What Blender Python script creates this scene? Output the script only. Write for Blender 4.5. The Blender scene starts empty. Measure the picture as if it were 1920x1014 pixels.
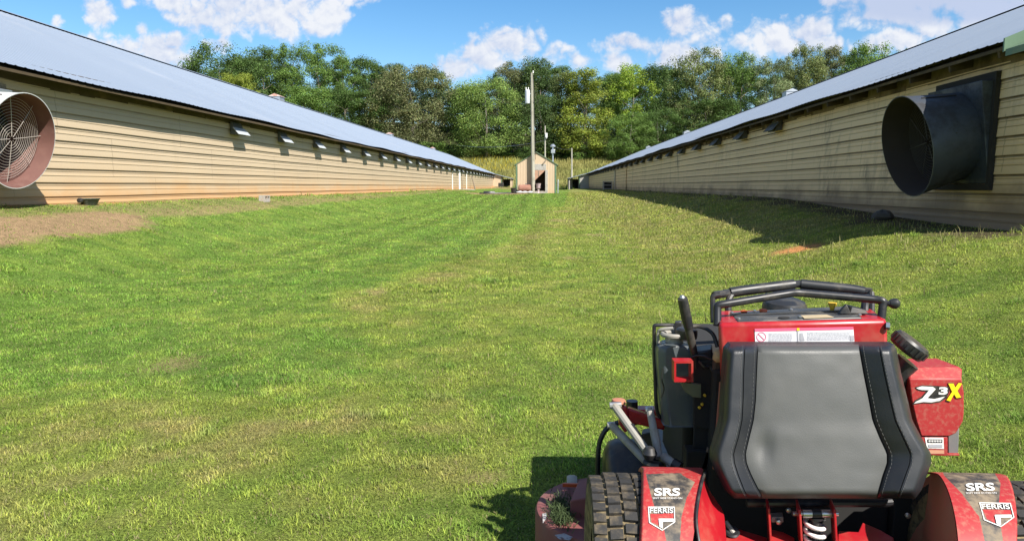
import bpy, math, random
import numpy as np
from mathutils import Vector, Matrix
random.seed(7); RNG = np.random.default_rng(11)
S = bpy.context.scene; C = S.collection

# ------------------------------------------------------------------ camera
F, VX, VY, CZ = 1350.0, 1027.0, 349.0, 1.42
pitch = math.atan((507 - VY) / F); yaw = math.atan((VX - 960) / F * math.cos(pitch))
cam = bpy.data.objects.new('camera', bpy.data.cameras.new('camera')); C.objects.link(cam)
cam.location = (0, 0, CZ); cam.rotation_euler = (math.pi / 2 - pitch, 0, yaw)
cam.data.sensor_width = 36; cam.data.lens = F / 1920 * 36; cam.data.clip_start = .05; cam.data.clip_end = 3000
S.camera = cam
# ------------------------------------------------------------------ light
SUN = Vector((1.0, -1.06, 1.42)).normalized()
SUN_EL = math.asin(SUN.z); SUN_AZ = math.atan2(SUN.x, SUN.y)
sl = bpy.data.lights.new('sun', 'SUN'); sl.energy = 5.0; sl.angle = math.radians(.5); sl.color = (1, .95, .87)
so = bpy.data.objects.new('sun', sl); C.objects.link(so); so.rotation_euler = SUN.to_track_quat('Z', 'Y').to_euler(); so.location = (20, -20, 40)
S.view_settings.view_transform = 'Standard'; S.view_settings.look = 'None'
S.view_settings.exposure = 0.90; S.view_settings.gamma = 1
SKY_STRENGTH = 0.086

# ------------------------------------------------------------------ node helpers
class NT:
    def __init__(s, tree): s.t = tree; s.n = tree.nodes; s.l = tree.links
    def new(s, kind, **kw):
        n = s.n.new(kind)
        for k, v in kw.items(): setattr(n, k, v)
        return n
    def put(s, sock, v):
        if v is None: return
        if isinstance(v, bpy.types.NodeSocket): s.l.new(v, sock)
        else: sock.default_value = v
    def math(s, op, a, b=None, c=None, clamp=False):
        n = s.new('ShaderNodeMath', operation=op); n.use_clamp = clamp
        s.put(n.inputs[0], a); s.put(n.inputs[1], b)
        if c is not None: s.put(n.inputs[2], c)
        return n.outputs[0]
    def mix(s, f, a, b, mode='MIX'):
        n = s.new('ShaderNodeMix', data_type='RGBA', blend_type=mode)
        s.put(n.inputs[0], f); s.put(n.inputs[6], a); s.put(n.inputs[7], b); return n.outputs[2]
    def noise(s, vec, scale, detail=4, rough=.55, dist=0):
        n = s.new('ShaderNodeTexNoise'); s.put(n.inputs['Vector'], vec)
        n.inputs['Scale'].default_value = scale; n.inputs['Detail'].default_value = detail
        n.inputs['Roughness'].default_value = rough; n.inputs['Distortion'].default_value = dist
        return n.outputs[0]
    def ramp(s, v, a, b):          # smooth 0..1 between a and b
        n = s.new('ShaderNodeMapRange', interpolation_type='SMOOTHSTEP'); s.put(n.inputs[0], v)
        n.inputs[1].default_value = a; n.inputs[2].default_value = b; return n.outputs[0]
    def vmul(s, v, m):
        n = s.new('ShaderNodeVectorMath', operation='MULTIPLY'); s.put(n.inputs[0], v); n.inputs[1].default_value = m; return n.outputs[0]
    def vadd(s, v, m):
        n = s.new('ShaderNodeVectorMath', operation='ADD'); s.put(n.inputs[0], v); n.inputs[1].default_value = m; return n.outputs[0]
def c4(c): return (c[0], c[1], c[2], 1)

def new_mat(name):
    m = bpy.data.materials.new(name); m.use_nodes = True
    t = NT(m.node_tree); b = t.n['Principled BSDF']
    return m, t, b
def pos(t): return t.new('ShaderNodeNewGeometry').outputs['Position']
def bump(t, b, h, dist=.01, strength=.6):
    n = t.new('ShaderNodeBump'); n.inputs['Distance'].default_value = dist; n.inputs['Strength'].default_value = strength
    t.put(n.inputs['Height'], h); t.l.new(n.outputs[0], b.inputs['Normal'])

def mat(name, col, rough=.5, metal=0, dust=None, dust_amt=0, dust_scale=6, var=.15, var_scale=4, bumpd=0, bump_scale=60, spec=.5, dust_lo=.45, dust_hi=.7):
    m, t, b = new_mat(name); p = pos(t)
    n = t.noise(p, var_scale, 5)
    c = t.mix(n, c4([x * (1 - var) for x in col]), c4([min(1, x * (1 + var)) for x in col]))
    r = rough
    if dust:
        d = t.math('MULTIPLY', t.ramp(t.noise(p, dust_scale, 8, .65), dust_lo, dust_hi), dust_amt)
        c = t.mix(d, c, c4(dust)); r = t.math('ADD', t.math('MULTIPLY', d, .5), rough, clamp=True)
    t.put(b.inputs['Base Color'], c); t.put(b.inputs['Roughness'], r)
    b.inputs['Metallic'].default_value = metal; b.inputs['Specular IOR Level'].default_value = spec
    if bumpd: bump(t, b, t.noise(p, bump_scale, 4), bumpd)
    return m

# ------------------------------------------------------------------ world: sky with cumulus
def make_world():
    w = bpy.data.worlds.new('World'); S.world = w; w.use_nodes = True
    t = NT(w.node_tree); bg = t.n['Background']
    sky = t.new('ShaderNodeTexSky', sky_type='NISHITA'); sky.sun_disc = False
    sky.sun_elevation = SUN_EL; sky.sun_rotation = SUN_AZ; sky.air_density = 1.0; sky.dust_density = .25; sky.ozone_density = 2.2
    hs = t.new('ShaderNodeHueSaturation'); hs.inputs['Saturation'].default_value = 1.32; hs.inputs['Value'].default_value = 1.0
    t.l.new(sky.outputs[0], hs.inputs['Color'])
    tc = t.new('ShaderNodeTexCoord'); sx = t.new('ShaderNodeSeparateXYZ'); t.l.new(tc.outputs['Generated'], sx.inputs[0])
    y = t.math('MAXIMUM', sx.outputs[1], .02)
    u = t.math('DIVIDE', sx.outputs[0], y); v = t.math('DIVIDE', sx.outputs[2], y)
    cb = t.new('ShaderNodeCombineXYZ'); t.l.new(u, cb.inputs[0]); t.l.new(v, cb.inputs[1]); uv = cb.outputs[0]
    # cumulus clouds in the northern sky: bearing (tan), elevation (tan), half widths, density
    blobs = [(190,35,38,36,1.1),(185,82,50,30,1.1),(235,92,50,25,1),(310,92,70,38,1.15),(270,58,16,16,.8),(350,112,45,25,1),(115,46,13,12,.55),
        (330,5,90,22,.75),(450,22,95,58,1.2),(545,35,90,52,1.2),(610,30,50,40,.9),(680,0,48,24,1.),(410,92,34,18,.9),(380,30,60,40,.8),
        (950,92,66,36,1.15),(905,112,60,36,1.15),(865,132,52,26,1.),(995,92,30,34,.8),(1035,112,34,24,.75),
        (1082,124,26,16,.9),(1155,124,36,19,.95),(1165,96,60,16,.66),(1290,70,60,30,.68),(1262,114,56,32,1.),(1320,100,40,25,.7),
        (1430,84,66,38,1.12),(1370,90,34,17,.9),(1495,80,56,32,.85),(1535,96,30,18,1.),(1600,100,50,18,.7),
        (1700,12,170,44,1.25),(1860,30,150,60,1.2),(1780,-60,260,90,1.2),(1640,52,110,24,.85),(1705,72,52,28,1.),(1655,88,44,22,.95),(1765,74,30,20,.8),(1525,15,18,16,.7),
        (60,-120,180,60,1.1),(900,-170,220,70,1.1),(1300,-300,260,90,1.1),(-300,60,160,70,1.1),(2300,60,260,90,1.1),(450,-420,240,90,1)]
    f = None; hrel = None
    for px, py, rx, ry, a in blobs:
        du = t.math('MULTIPLY', t.math('SUBTRACT', u, (px - VX) / F), F / rx)
        dv = t.math('MULTIPLY', t.math('SUBTRACT', v, (VY - py) / F), F / ry)
        dd = t.math('ADD', t.math('MULTIPLY', du, du), t.math('MULTIPLY', dv, dv))
        g = t.math('MULTIPLY', t.math('SUBTRACT', 1.0, dd), a)
        f = g if f is None else t.math('SMOOTH_MAX', f, g, .35)
    f = t.math('MAXIMUM', f, -3.0)
    def puff(vec):                # billowing cauliflower heads
        b1 = t.math('ABSOLUTE', t.math('SUBTRACT', t.noise(vec, 15, 2, .5, .4), .5)); b2 = t.math('ABSOLUTE', t.math('SUBTRACT', t.noise(vec, 42, 3, .55, .3), .5))
        b3 = t.math('SUBTRACT', t.noise(vec, 30, 8, .65), .5)
        return t.math('ADD', t.math('ADD', t.math('MULTIPLY', b1, 5.2), t.math('MULTIPLY', b2, 2.8)), t.math('SUBTRACT', t.math('MULTIPLY', b3, 2.2), .42))
    n1 = puff(uv); n2 = puff(t.vadd(uv, (.004, .008, 0)))
    n3 = t.noise(uv, 8, 3, .5)
    fn = t.math('ADD', f, n1)
    mask = t.ramp(fn, -.15, 1.0)
    relief = t.math('MULTIPLY', t.math('SUBTRACT', n1, n2), .55)
    shade = t.math('ADD', t.math('ADD', .66, relief), t.math('MULTIPLY', t.math('SUBTRACT', n3, .5), 1.3), clamp=True)
    # thick cloud in the upper right seen from its grey underside
    du = t.math('MULTIPLY', t.math('SUBTRACT', u, (1740 - VX) / F), F / 230); dv = t.math('MULTIPLY', t.math('SUBTRACT', v, (VY - 28) / F), F / 40)
    under = t.ramp(t.math('ADD', t.math('MULTIPLY', du, du), t.math('MULTIPLY', dv, dv)), 1.5, .35)
    shade = t.math('MULTIPLY', shade, t.math('SUBTRACT', 1, t.math('MULTIPLY', under, .97)))
    k = 1 / SKY_STRENGTH
    cc = t.mix(shade, (.295 * k, .34 * k, .45 * k, 1), (.485 * k, .495 * k, .52 * k, 1))
    # broken cloud added over the unseen rest of the sky as neutral fill light
    n5 = t.noise(tc.outputs['Generated'], 3.2, 6, .6)
    away = t.math('MAXIMUM', t.ramp(sx.outputs[1], .25, -.1), t.ramp(sx.outputs[2], .42, .62))
    rest = t.math('MULTIPLY', t.math('MULTIPLY', t.ramp(n5, .46, .6), away), t.ramp(sx.outputs[2], -.02, .03))
    blue = t.mix(t.math('MULTIPLY', rest, .75), hs.outputs[0], (.31 * k, .29 * k, .26 * k, 1))
    col = t.mix(t.math('MULTIPLY', mask, .96), blue, cc)
    t.l.new(col, bg.inputs['Color']); bg.inputs['Strength'].default_value = SKY_STRENGTH
make_world()

# ------------------------------------------------------------------ geometry helpers
R_ = np.array([math.cos(yaw), math.sin(yaw), 0])
F_ = np.array([-math.sin(yaw) * math.cos(pitch), math.cos(yaw) * math.cos(pitch), -math.sin(pitch)])
U_ = np.cross(R_, F_)
def raydir(px, py): return F_ + (px - 960) / F * R_ + (507 - py) / F * U_
def P(px, py, Y):                 # the real point at distance Y up the lane that the survey pixel shows
    d = raydir(px, py); k = Y / d[1]; return (float(d[0] * k), float(Y), float(CZ + d[2] * k))
def PX(px, py, X):
    d = raydir(px, py); k = X / d[0]; return (float(X), float(d[1] * k), float(CZ + d[2] * k))
def proj(X, Y, z):
    d = np.array([X, Y, z - CZ]); f = d @ F_; return 960 + F * (d @ R_) / f, 507 - F * (d @ U_) / f

class M:
    def __init__(s): s.v = []; s.f = []; s.mi = []
    def add(s, vs, fs, mi=0):
        o = len(s.v); s.v += [tuple(map(float, p)) for p in vs]; s.f += [tuple(i + o for i in q) for q in fs]; s.mi += [mi] * len(fs); return s
    def hexa(s, a, b, mi=0):      # a: 4 bottom corners, b: 4 top corners (same winding)
        return s.add(list(a) + list(b), [(3, 2, 1, 0), (4, 5, 6, 7), (0, 1, 5, 4), (1, 2, 6, 5), (2, 3, 7, 6), (3, 0, 4, 7)], mi)
    def box(s, x0, x1, y0, y1, z0, z1, mi=0):
        return s.hexa([(x0, y0, z0), (x1, y0, z0), (x1, y1, z0), (x0, y1, z0)], [(x0, y0, z1), (x1, y0, z1), (x1, y1, z1), (x0, y1, z1)], mi)
    def prism(s, poly, ext, mi=0):
        n = len(poly); ext = Vector(ext); b = [tuple(Vector(p) + ext) for p in poly]
        return s.add(list(poly) + b, [tuple(range(n))[::-1], tuple(range(n, 2 * n))] + [(i, (i + 1) % n, n + (i + 1) % n, n + i) for i in range(n)], mi)
    def tube(s, pts, r, seg=10, cap=True, closed=False):
        pts = [Vector(p) for p in pts]
        if not closed and 3 <= len(pts) <= 12 and not isinstance(r, (list, tuple)):      # soften the bends
            for _ in range(2):
                q = [pts[0]]
                for a, b in zip(pts[:-1], pts[1:]): q += [a.lerp(b, .22), a.lerp(b, .78)]
                pts = q + [pts[-1]]
        n = len(pts)
        rs = r if isinstance(r, (list, tuple)) else [r] * n
        o = len(s.v); up = None
        for i, p in enumerate(pts):
            if closed: d = pts[(i + 1) % n] - pts[i - 1]
            else: d = pts[min(i + 1, n - 1)] - pts[max(i - 1, 0)]
            d.normalize()
            if up is None: up = d.orthogonal().normalized()
            else:
                up = up - d * up.dot(d)
                up = up.normalized() if up.length > 1e-6 else d.orthogonal().normalized()
            w = d.cross(up)
            for k in range(seg):
                a = 2 * math.pi * k / seg
                s.v.append(tuple(p + (up * math.cos(a) + w * math.sin(a)) * rs[i]))
        for i in range(n if closed else n - 1):
            j = (i + 1) % n
            for k in range(seg):
                k2 = (k + 1) % seg
                s.f.append((o + i * seg + k, o + i * seg + k2, o + j * seg + k2, o + j * seg + k)); s.mi.append(0)
        if cap and not closed:
            s.f.append(tuple(o + k for k in range(seg))[::-1]); s.f.append(tuple(o + (n - 1) * seg + k for k in range(seg))); s.mi += [0, 0]
        return s
    def lathe(s, prof, org, axis, seg=24, cap=True):
        org = Vector(org); ax = Vector(axis).normalized(); u = ax.orthogonal().normalized(); w = ax.cross(u); o = len(s.v)
        for r, h in prof:
            for k in range(seg):
                a = 2 * math.pi * k / seg; s.v.append(tuple(org + ax * h + (u * math.cos(a) + w * math.sin(a)) * r))
        for i in range(len(prof) - 1):
            for k in range(seg):
                k2 = (k + 1) % seg; s.f.append((o + i * seg + k, o + i * seg + k2, o + (i + 1) * seg + k2, o + (i + 1) * seg + k)); s.mi.append(0)
        if cap:
            s.f.append(tuple(o + k for k in range(seg))[::-1]); s.f.append(tuple(o + (len(prof) - 1) * seg + k for k in range(seg))); s.mi += [0, 0]
        return s
    def grid(s, rows, mi=0, closed=False):
        o = len(s.v); n = len(rows[0])
        for r in rows: s.v += [tuple(map(float, p)) for p in r]
        for i in range(len(rows) - 1):
            for k in range(n - 1 + (1 if closed else 0)):
                k2 = (k + 1) % n
                s.f.append((o + i * n + k, o + i * n + k2, o + (i + 1) * n + k2, o + (i + 1) * n + k)); s.mi.append(mi)
        return s
    def build(s, name, m, parent=None, smooth=True, angle=35, bevel=0, seg=2):
        me = bpy.data.meshes.new(name); off = Vector((0, 0, 0)); q = parent
        while q is not None:
            off = off + q.location; q = q.parent
        me.from_pydata([tuple(Vector(p) - off) for p in s.v], [], s.f)
        for mm in (m if isinstance(m, (list, tuple)) else [m]): me.materials.append(mm)
        if any(s.mi): me.polygons.foreach_set('material_index', s.mi)
        me.update()
        if smooth:
            me.polygons.foreach_set('use_smooth', [True] * len(me.polygons)); me.set_sharp_from_angle(angle=math.radians(angle))
        o = bpy.data.objects.new(name, me); C.objects.link(o)
        if parent is not None: o.parent = parent
        if bevel:
            b = o.modifiers.new('bevel', 'BEVEL'); b.width = bevel; b.segments = seg; b.limit_method = 'ANGLE'; b.angle_limit = math.radians(40)
            b.harden_normals = False
        return o

def tag(o, label=None, cat=None, group=None, kind=None):
    if label: o['label'] = label
    if cat: o['category'] = cat
    if group: o['group'] = group
    if kind: o['kind'] = kind
    return o
def thing(name, label, cat, loc=(0, 0, 0), group=None):
    o = bpy.data.objects.new(name, None); C.objects.link(o); o.location = loc; o.empty_display_size = .2
    return tag(o, label, cat, group)
def copy_tree(o, parent=None):
    c = o.copy(); C.objects.link(c)
    if parent is not None: c.parent = parent
    for ch in list(o.children): copy_tree(ch, c)
    return c

def hash2(ix, iy, seed):
    h = (ix.astype(np.int64) * 374761393 + iy.astype(np.int64) * 668265263 + seed * 974711) & 0x7fffffff
    h = ((h ^ (h >> 13)) * 1274126177) & 0x7fffffff
    return ((h ^ (h >> 16)) & 0xffff) / 65535.0
def vnoise(x, y, seed=0):
    x = np.asarray(x, float); y = np.asarray(y, float)
    ix = np.floor(x); iy = np.floor(y); fx = x - ix; fy = y - iy; fx = fx * fx * (3 - 2 * fx); fy = fy * fy * (3 - 2 * fy)
    a = hash2(ix, iy, seed); b = hash2(ix + 1, iy, seed); c = hash2(ix, iy + 1, seed); d = hash2(ix + 1, iy + 1, seed)
    return (a * (1 - fx) + b * fx) * (1 - fy) + (c * (1 - fx) + d * fx) * fy
def fbm(x, y, seed=0, oct=4):
    s = 0; a = .5; t = 0
    for i in range(oct):
        s = s + a * vnoise(x * 2 ** i, y * 2 ** i, seed + i); t += a; a *= .55
    return s / t
def sstep(a, b, x):
    t = np.clip((x - a) / (b - a), 0, 1); return t * t * (3 - 2 * t)

# ------------------------------------------------------------------ terrain
XL, XR_ = -9.5, 6.5            # lane side walls of the two houses
def ground_z(x, y):
    x = np.asarray(x, float); y = np.asarray(y, float)
    zc = np.clip((y - 3.2) / 58.8, 0, 1) * .82
    padl = np.full_like(zc, 1.08)
    padr = .80 + .29 * sstep(10.5, 22, y)
    near = sstep(-6, 9, y)
    bl = sstep(-5.5, -9.5, x) if False else np.where(x < -5.5, sstep(0, 1, (-5.5 - x) / 4.0), 0)
    br = np.where(x > 2.0, sstep(0, 1, (x - 2.0) / 4.4), 0)
    z = zc + (padl - zc) * bl * near + (padr - zc) * br * near
    z = z + .02 * (fbm(x * .35, y * .35, 5) - .5) * sstep(3.5, 10, y) * (1 - sstep(40, 60, y))
    hill = np.clip(y - 118, 0, None)
    z = z + .0 + np.where(hill < 80, hill ** 2 / 80 * .075 + hill * .03, 80 * .075 + 2.4 + (np.minimum(hill, 150) - 80) * .17)
    z = z + sstep(150, 260, y) * 3.0 * sstep(-10, -80, x) if False else z + sstep(150, 260, y) * 4.0 * np.clip((-x - 5) / 60, 0, 1)
    z = z + 1.2 * (fbm(x * .03, y * .03, 9) - .5) * sstep(125, 190, y)
    return z
def gz(x, y): return float(ground_z(np.array([x]), np.array([y]))[0])

PATH = np.array([(-3.6, 3.5), (-2.4, 3.8), (-1.3, 4.25), (-.95, 5.0), (-1.15, 6.2), (-1.75, 7.6), (-2.1, 8.6), (-1.7, 10.2), (-.6, 14.5), (.4, 24), (.75, 34)])
def path_dist(x, y):
    best = np.full(np.shape(x), 1e9); side = np.zeros(np.shape(x))
    for (ax, ay), (bx, by) in zip(PATH[:-1], PATH[1:]):
        dx, dy = bx - ax, by - ay; t = np.clip(((x - ax) * dx + (y - ay) * dy) / (dx * dx + dy * dy), 0, 1)
        ex, ey = x - ax - t * dx, y - ay - t * dy; d = np.hypot(ex, ey); m = d < best
        best = np.where(m, d, best); side = np.where(m, np.sign(dx * ey - dy * ex), side)
    return best, side
def lawn_tint(x, y):
    """albedo of the turf (N,3) and how bare it is"""
    d, side = path_dist(x, y)
    n1 = .5 * fbm(x * .7, y * .7, 1) + .5 * fbm(x * 1.9 + 3, y * 1.9, 4); n2 = fbm(x * 4.2, y * 4.2, 2); n3 = fbm(x * .2 + 7, y * .2, 3)
    dry = .30 + .75 * (n1 - .5) + .9 * (n2 - .5)
    w = .42 + .02 * y
    dry = dry + .16 * np.exp(-(d / w) ** 2) * (.4 + 1.2 * n2)
    left = np.where(side > 0, sstep(0, .5 + .03 * y, d), 0)
    dry = dry - .22 * left * (y > 4.5) + .16 * (1 - left) * sstep(5, 9, y)
    dry = dry + .24 * sstep(5.2, 3.9, y) * sstep(.2, -1.2, x) * (.2 + 1.6 * n2) * (x > -4) 
    dry = dry + .25 * sstep(1.0, 2.5, x) * sstep(8, 14, y)
    stripe = np.sin((x + .15 * np.sin(y * .15)) * 2 * math.pi / 1.15) * sstep(7, 16, y) * sstep(1.2, -.4, x) * (.35 + .65 * sstep(-8, -3, x)) * (1 - sstep(58, 64, y))
    stripe2 = np.sin((x - 1.0) * 2 * math.pi / 1.9) * sstep(14, 24, y) * sstep(.6, 1.2, x) * .4
    dry = np.clip(dry, 0, 1)[..., None]
    fresh = np.array([.170, .295, .049]); mid = np.array([.272, .342, .063]); straw = np.array([.318, .288, .102])
    c = np.where(dry < .5, fresh + (mid - fresh) * dry * 2, mid + (straw - mid) * (dry * 2 - 1))
    c = c * (1 + .15 * (stripe + stripe2) + .10 * (n3 - .5) + .60 * (n2 - .5))[..., None]
    deep = sstep(.54, .75, fbm(x * 1.6 + 20, y * 1.6, 14)) * .14
    c = c * (1 - deep)[..., None]
    # bare ground
    bare = np.zeros(np.shape(x))
    nb = fbm(x * 1.3, y * 1.3, 21)
    e = ((x + 8.05) / .50) ** 4 + ((y - 11.2) / 3.0) ** 4
    bare = np.maximum(bare, .93 * sstep(1.3, .6, e + 1.4 * (nb - .5) + 1.6 * (n2 - .5)))
    e = ((x + 8.15) / .30) ** 2 + ((y - 18) / 5) ** 2
    bare = np.maximum(bare, .6 * sstep(1.4, .4, e + 1.8 * (nb - .5)))
    bare = np.maximum(bare, .55 * sstep(1.3, .3, ((x + 8.25) / .33) ** 2 + 2.2 * (nb - .5)) * (y > 14) * (y < 75))
    wallstrip = sstep(-8.9, -9.25, x) * (y < 128) * (x > -9.7)
    bare = np.maximum(bare, .75 * wallstrip)
    bare = np.maximum(bare, .42 * sstep(-7.9, -8.6, x) * (y < 128) * (x > -9.7))
    rstrip = sstep(5.35, 5.9, x + 1.3 * (nb - .5)) * (y > 9.5) * (y < 116) * (x < 6.9)
    bare = np.maximum(bare, .9 * rstrip)
    orange = sstep(1.3, .4, ((x - 3.98) / .46) ** 2 + ((y - 11.72) / .40) ** 2 + 1.2 * (nb - .5))
    orange = np.maximum(orange, .9 * wallstrip * (fbm(x, y * .6, 33) > .47))
    spots = 0
    for sx, sy, r in ((.42, 12.9, .22), (1.2, 18, .3), (-.40, 3.15, .07), (-.3, 3.35, .05), (-2.2, 9.1, .18), (-2.93, 5.4, .2), (.5, 24, .5), (.6, 30, .5)):
        spots = np.maximum(spots, .5 * sstep(1.7, .1, ((x - sx) / r) ** 2 + ((y - sy) / r / 1.6) ** 2 + 1.4 * (nb - .5)))
    spots = np.maximum(spots, .9 * sstep(1.4, .5, ((x + 4.2) / 2.8) ** 2 + ((y - 60) / 3.4) ** 2 + 1.0 * (nb - .5)))
    bare = np.maximum(bare, np.maximum(orange, spots))
    soil = np.array([.325, .215, .125]) * (.8 + .5 * n2)[..., None]
    soil = np.where((x > 5)[..., None], np.array([.085, .062, .04]) * (.7 + .7 * n2)[..., None], soil)
    soil = soil + (np.array([.58, .26, .095]) - soil) * orange[..., None]
    # meadow beyond the lane
    m = sstep(112, 122, y + 6 * (n3 - .5))[..., None]
    g = fbm(x * .09, y * .05, 40)[..., None]
    mead = np.array([.30, .25, .095]) * (1 - g) + np.array([.20, .245, .07]) * g
    mead = mead * (.75 + .6 * n1)[..., None]
    c = c * (1 - m) + mead * m
    wood = sstep(186, 200, y)[..., None]; c = c * (1 - wood) + np.array([.05, .06, .02]) * wood
    return np.clip(c, .01, .9), bare, soil

def ground():
    xs = np.concatenate([[-400, -250, -150, -90, -60, -40, -28, -20, -14], np.arange(-11, 8.01, .17), [9, 11, 14, 20, 28, 40, 60, 90, 150, 250, 400]])
    ys = np.concatenate([[-120, -60, -30, -15, -8, -4, -1], np.arange(1, 32, .17), np.arange(32, 66, .5), np.arange(66, 130, 2), np.arange(130, 260, 4), [270, 300, 340, 400, 500, 700]])
    gx, gy = np.meshgrid(xs, ys); x, y = gx.ravel(), gy.ravel(); z = ground_z(x, y)
    col, bare, soil = lawn_tint(x, y)
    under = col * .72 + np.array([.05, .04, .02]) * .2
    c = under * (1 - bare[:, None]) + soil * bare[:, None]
    nx, ny = len(xs), len(ys)
    i = np.arange((ny - 1) * nx).reshape(ny - 1, nx)[:, :-1].ravel()
    fs = np.stack([i, i + 1, i + nx + 1, i + nx], 1)
    me = bpy.data.meshes.new('lawn_ground'); me.vertices.add(len(x)); me.vertices.foreach_set('co', np.stack([x, y, z], 1).ravel())
    me.loops.add(fs.size); me.loops.foreach_set('vertex_index', fs.ravel()); me.polygons.add(len(fs))
    me.polygons.foreach_set('loop_start', np.arange(len(fs)) * 4); me.polygons.foreach_set('loop_total', np.full(len(fs), 4)); me.update(calc_edges=True)
    a = me.color_attributes.new('tint', 'FLOAT_COLOR', 'POINT'); a.data.foreach_set('color', np.concatenate([c, np.ones((len(c), 1))], 1).ravel())
    me.polygons.foreach_set('use_smooth', [True] * len(fs))
    m, t, b = new_mat('turf'); p = pos(t)
    at = t.new('ShaderNodeAttribute', attribute_name='tint')
    n = t.noise(p, 70, 8, .78, .6); n2 = t.noise(p, 9, 5, .65)
    k = t.math('MAXIMUM', t.math('ADD', t.math('MULTIPLY', t.math('SUBTRACT', n, .5), 5.0), t.math('ADD', t.math('MULTIPLY', n2, .8), .42)), .12)
    kk = t.new('ShaderNodeCombineXYZ'); [t.l.new(k, kk.inputs[q]) for q in range(3)]
    t.put(b.inputs['Base Color'], t.mix(1.0, at.outputs[0], kk.outputs[0], 'MULTIPLY')); b.inputs['Roughness'].default_value = .95
    b.inputs['Specular IOR Level'].default_value = .1
    bump(t, b, n, .03, .8)
    me.materials.append(m)
    o = bpy.data.objects.new('ground', me); C.objects.link(o); tag(o, 'mown lawn lane and meadow between the houses', None, None, 'structure')
ground()

def mesh_tris(name, V, T, col, m, kind='stuff', label=None):
    me = bpy.data.meshes.new(name); me.vertices.add(len(V)); me.vertices.foreach_set('co', V.astype(np.float32).ravel())
    me.loops.add(T.size); me.loops.foreach_set('vertex_index', T.astype(np.int32).ravel()); me.polygons.add(len(T))
    me.polygons.foreach_set('loop_start', np.arange(len(T), dtype=np.int32) * T.shape[1]); me.polygons.foreach_set('loop_total', np.full(len(T), T.shape[1], np.int32)); me.update(calc_edges=True)
    a = me.color_attributes.new('tint', 'FLOAT_COLOR', 'POINT'); a.data.foreach_set('color', np.concatenate([col, np.ones((len(col), 1))], 1).astype(np.float32).ravel())
    me.materials.append(m); o = bpy.data.objects.new(name, me); C.objects.link(o)
    if kind: tag(o, label, None, None, kind)
    return o
def blade_mat(name, trans=.35, rough=.55):
    m, t, b = new_mat(name); at = t.new('ShaderNodeAttribute', attribute_name='tint')
    t.put(b.inputs['Base Color'], at.outputs[0]); b.inputs['Roughness'].default_value = rough; b.inputs['Specular IOR Level'].default_value = .12
    tr = t.new('ShaderNodeBsdfTranslucent'); t.l.new(at.outputs[0], tr.inputs[0])
    mx = t.new('ShaderNodeMixShader'); mx.inputs[0].default_value = trans
    t.l.new(b.outputs[0], mx.inputs[1]); t.l.new(tr.outputs[0], mx.inputs[2]); t.l.new(mx.outputs[0], t.n['Material Output'].inputs[0])
    return m
M_BLADE = blade_mat('grass_blade')
def blades(x, y, z, L, W, lean, col, tipc=1.25):
    n = len(x); ph = RNG.uniform(0, 2 * np.pi, n); a1 = lean * RNG.uniform(.1, .6, n); a2 = lean * RNG.uniform(.7, 1.5, n)
    d = np.stack([np.cos(ph), np.sin(ph)], 1); tw = ph + np.pi / 2 + RNG.uniform(-.9, .9, n); w = np.stack([np.cos(tw), np.sin(tw)], 1) * (W / 2)[:, None]
    base = np.stack([x, y, z - .005], 1)
    mid = base + np.concatenate([d * (np.sin(a1) * L * .55)[:, None], (np.cos(a1) * L * .55)[:, None]], 1)
    tip = mid + np.concatenate([d * (np.sin(a2) * L * .5)[:, None], (np.cos(a2) * L * .5)[:, None]], 1)
    w3 = np.concatenate([w, np.zeros((n, 1))], 1)
    V = np.stack([base - w3, base + w3, mid - w3 * .85, mid + w3 * .85, tip], 1).reshape(-1, 3)
    o = np.arange(n)[:, None] * 5
    T = np.concatenate([o + [0, 1, 2], o + [1, 3, 2], o + [2, 3, 4]], 1).reshape(-1, 3)
    c = np.stack([col * .8, col * .8, col, col, np.clip(col * tipc, 0, .8)], 1).reshape(-1, 3)
    return V, T, c

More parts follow.
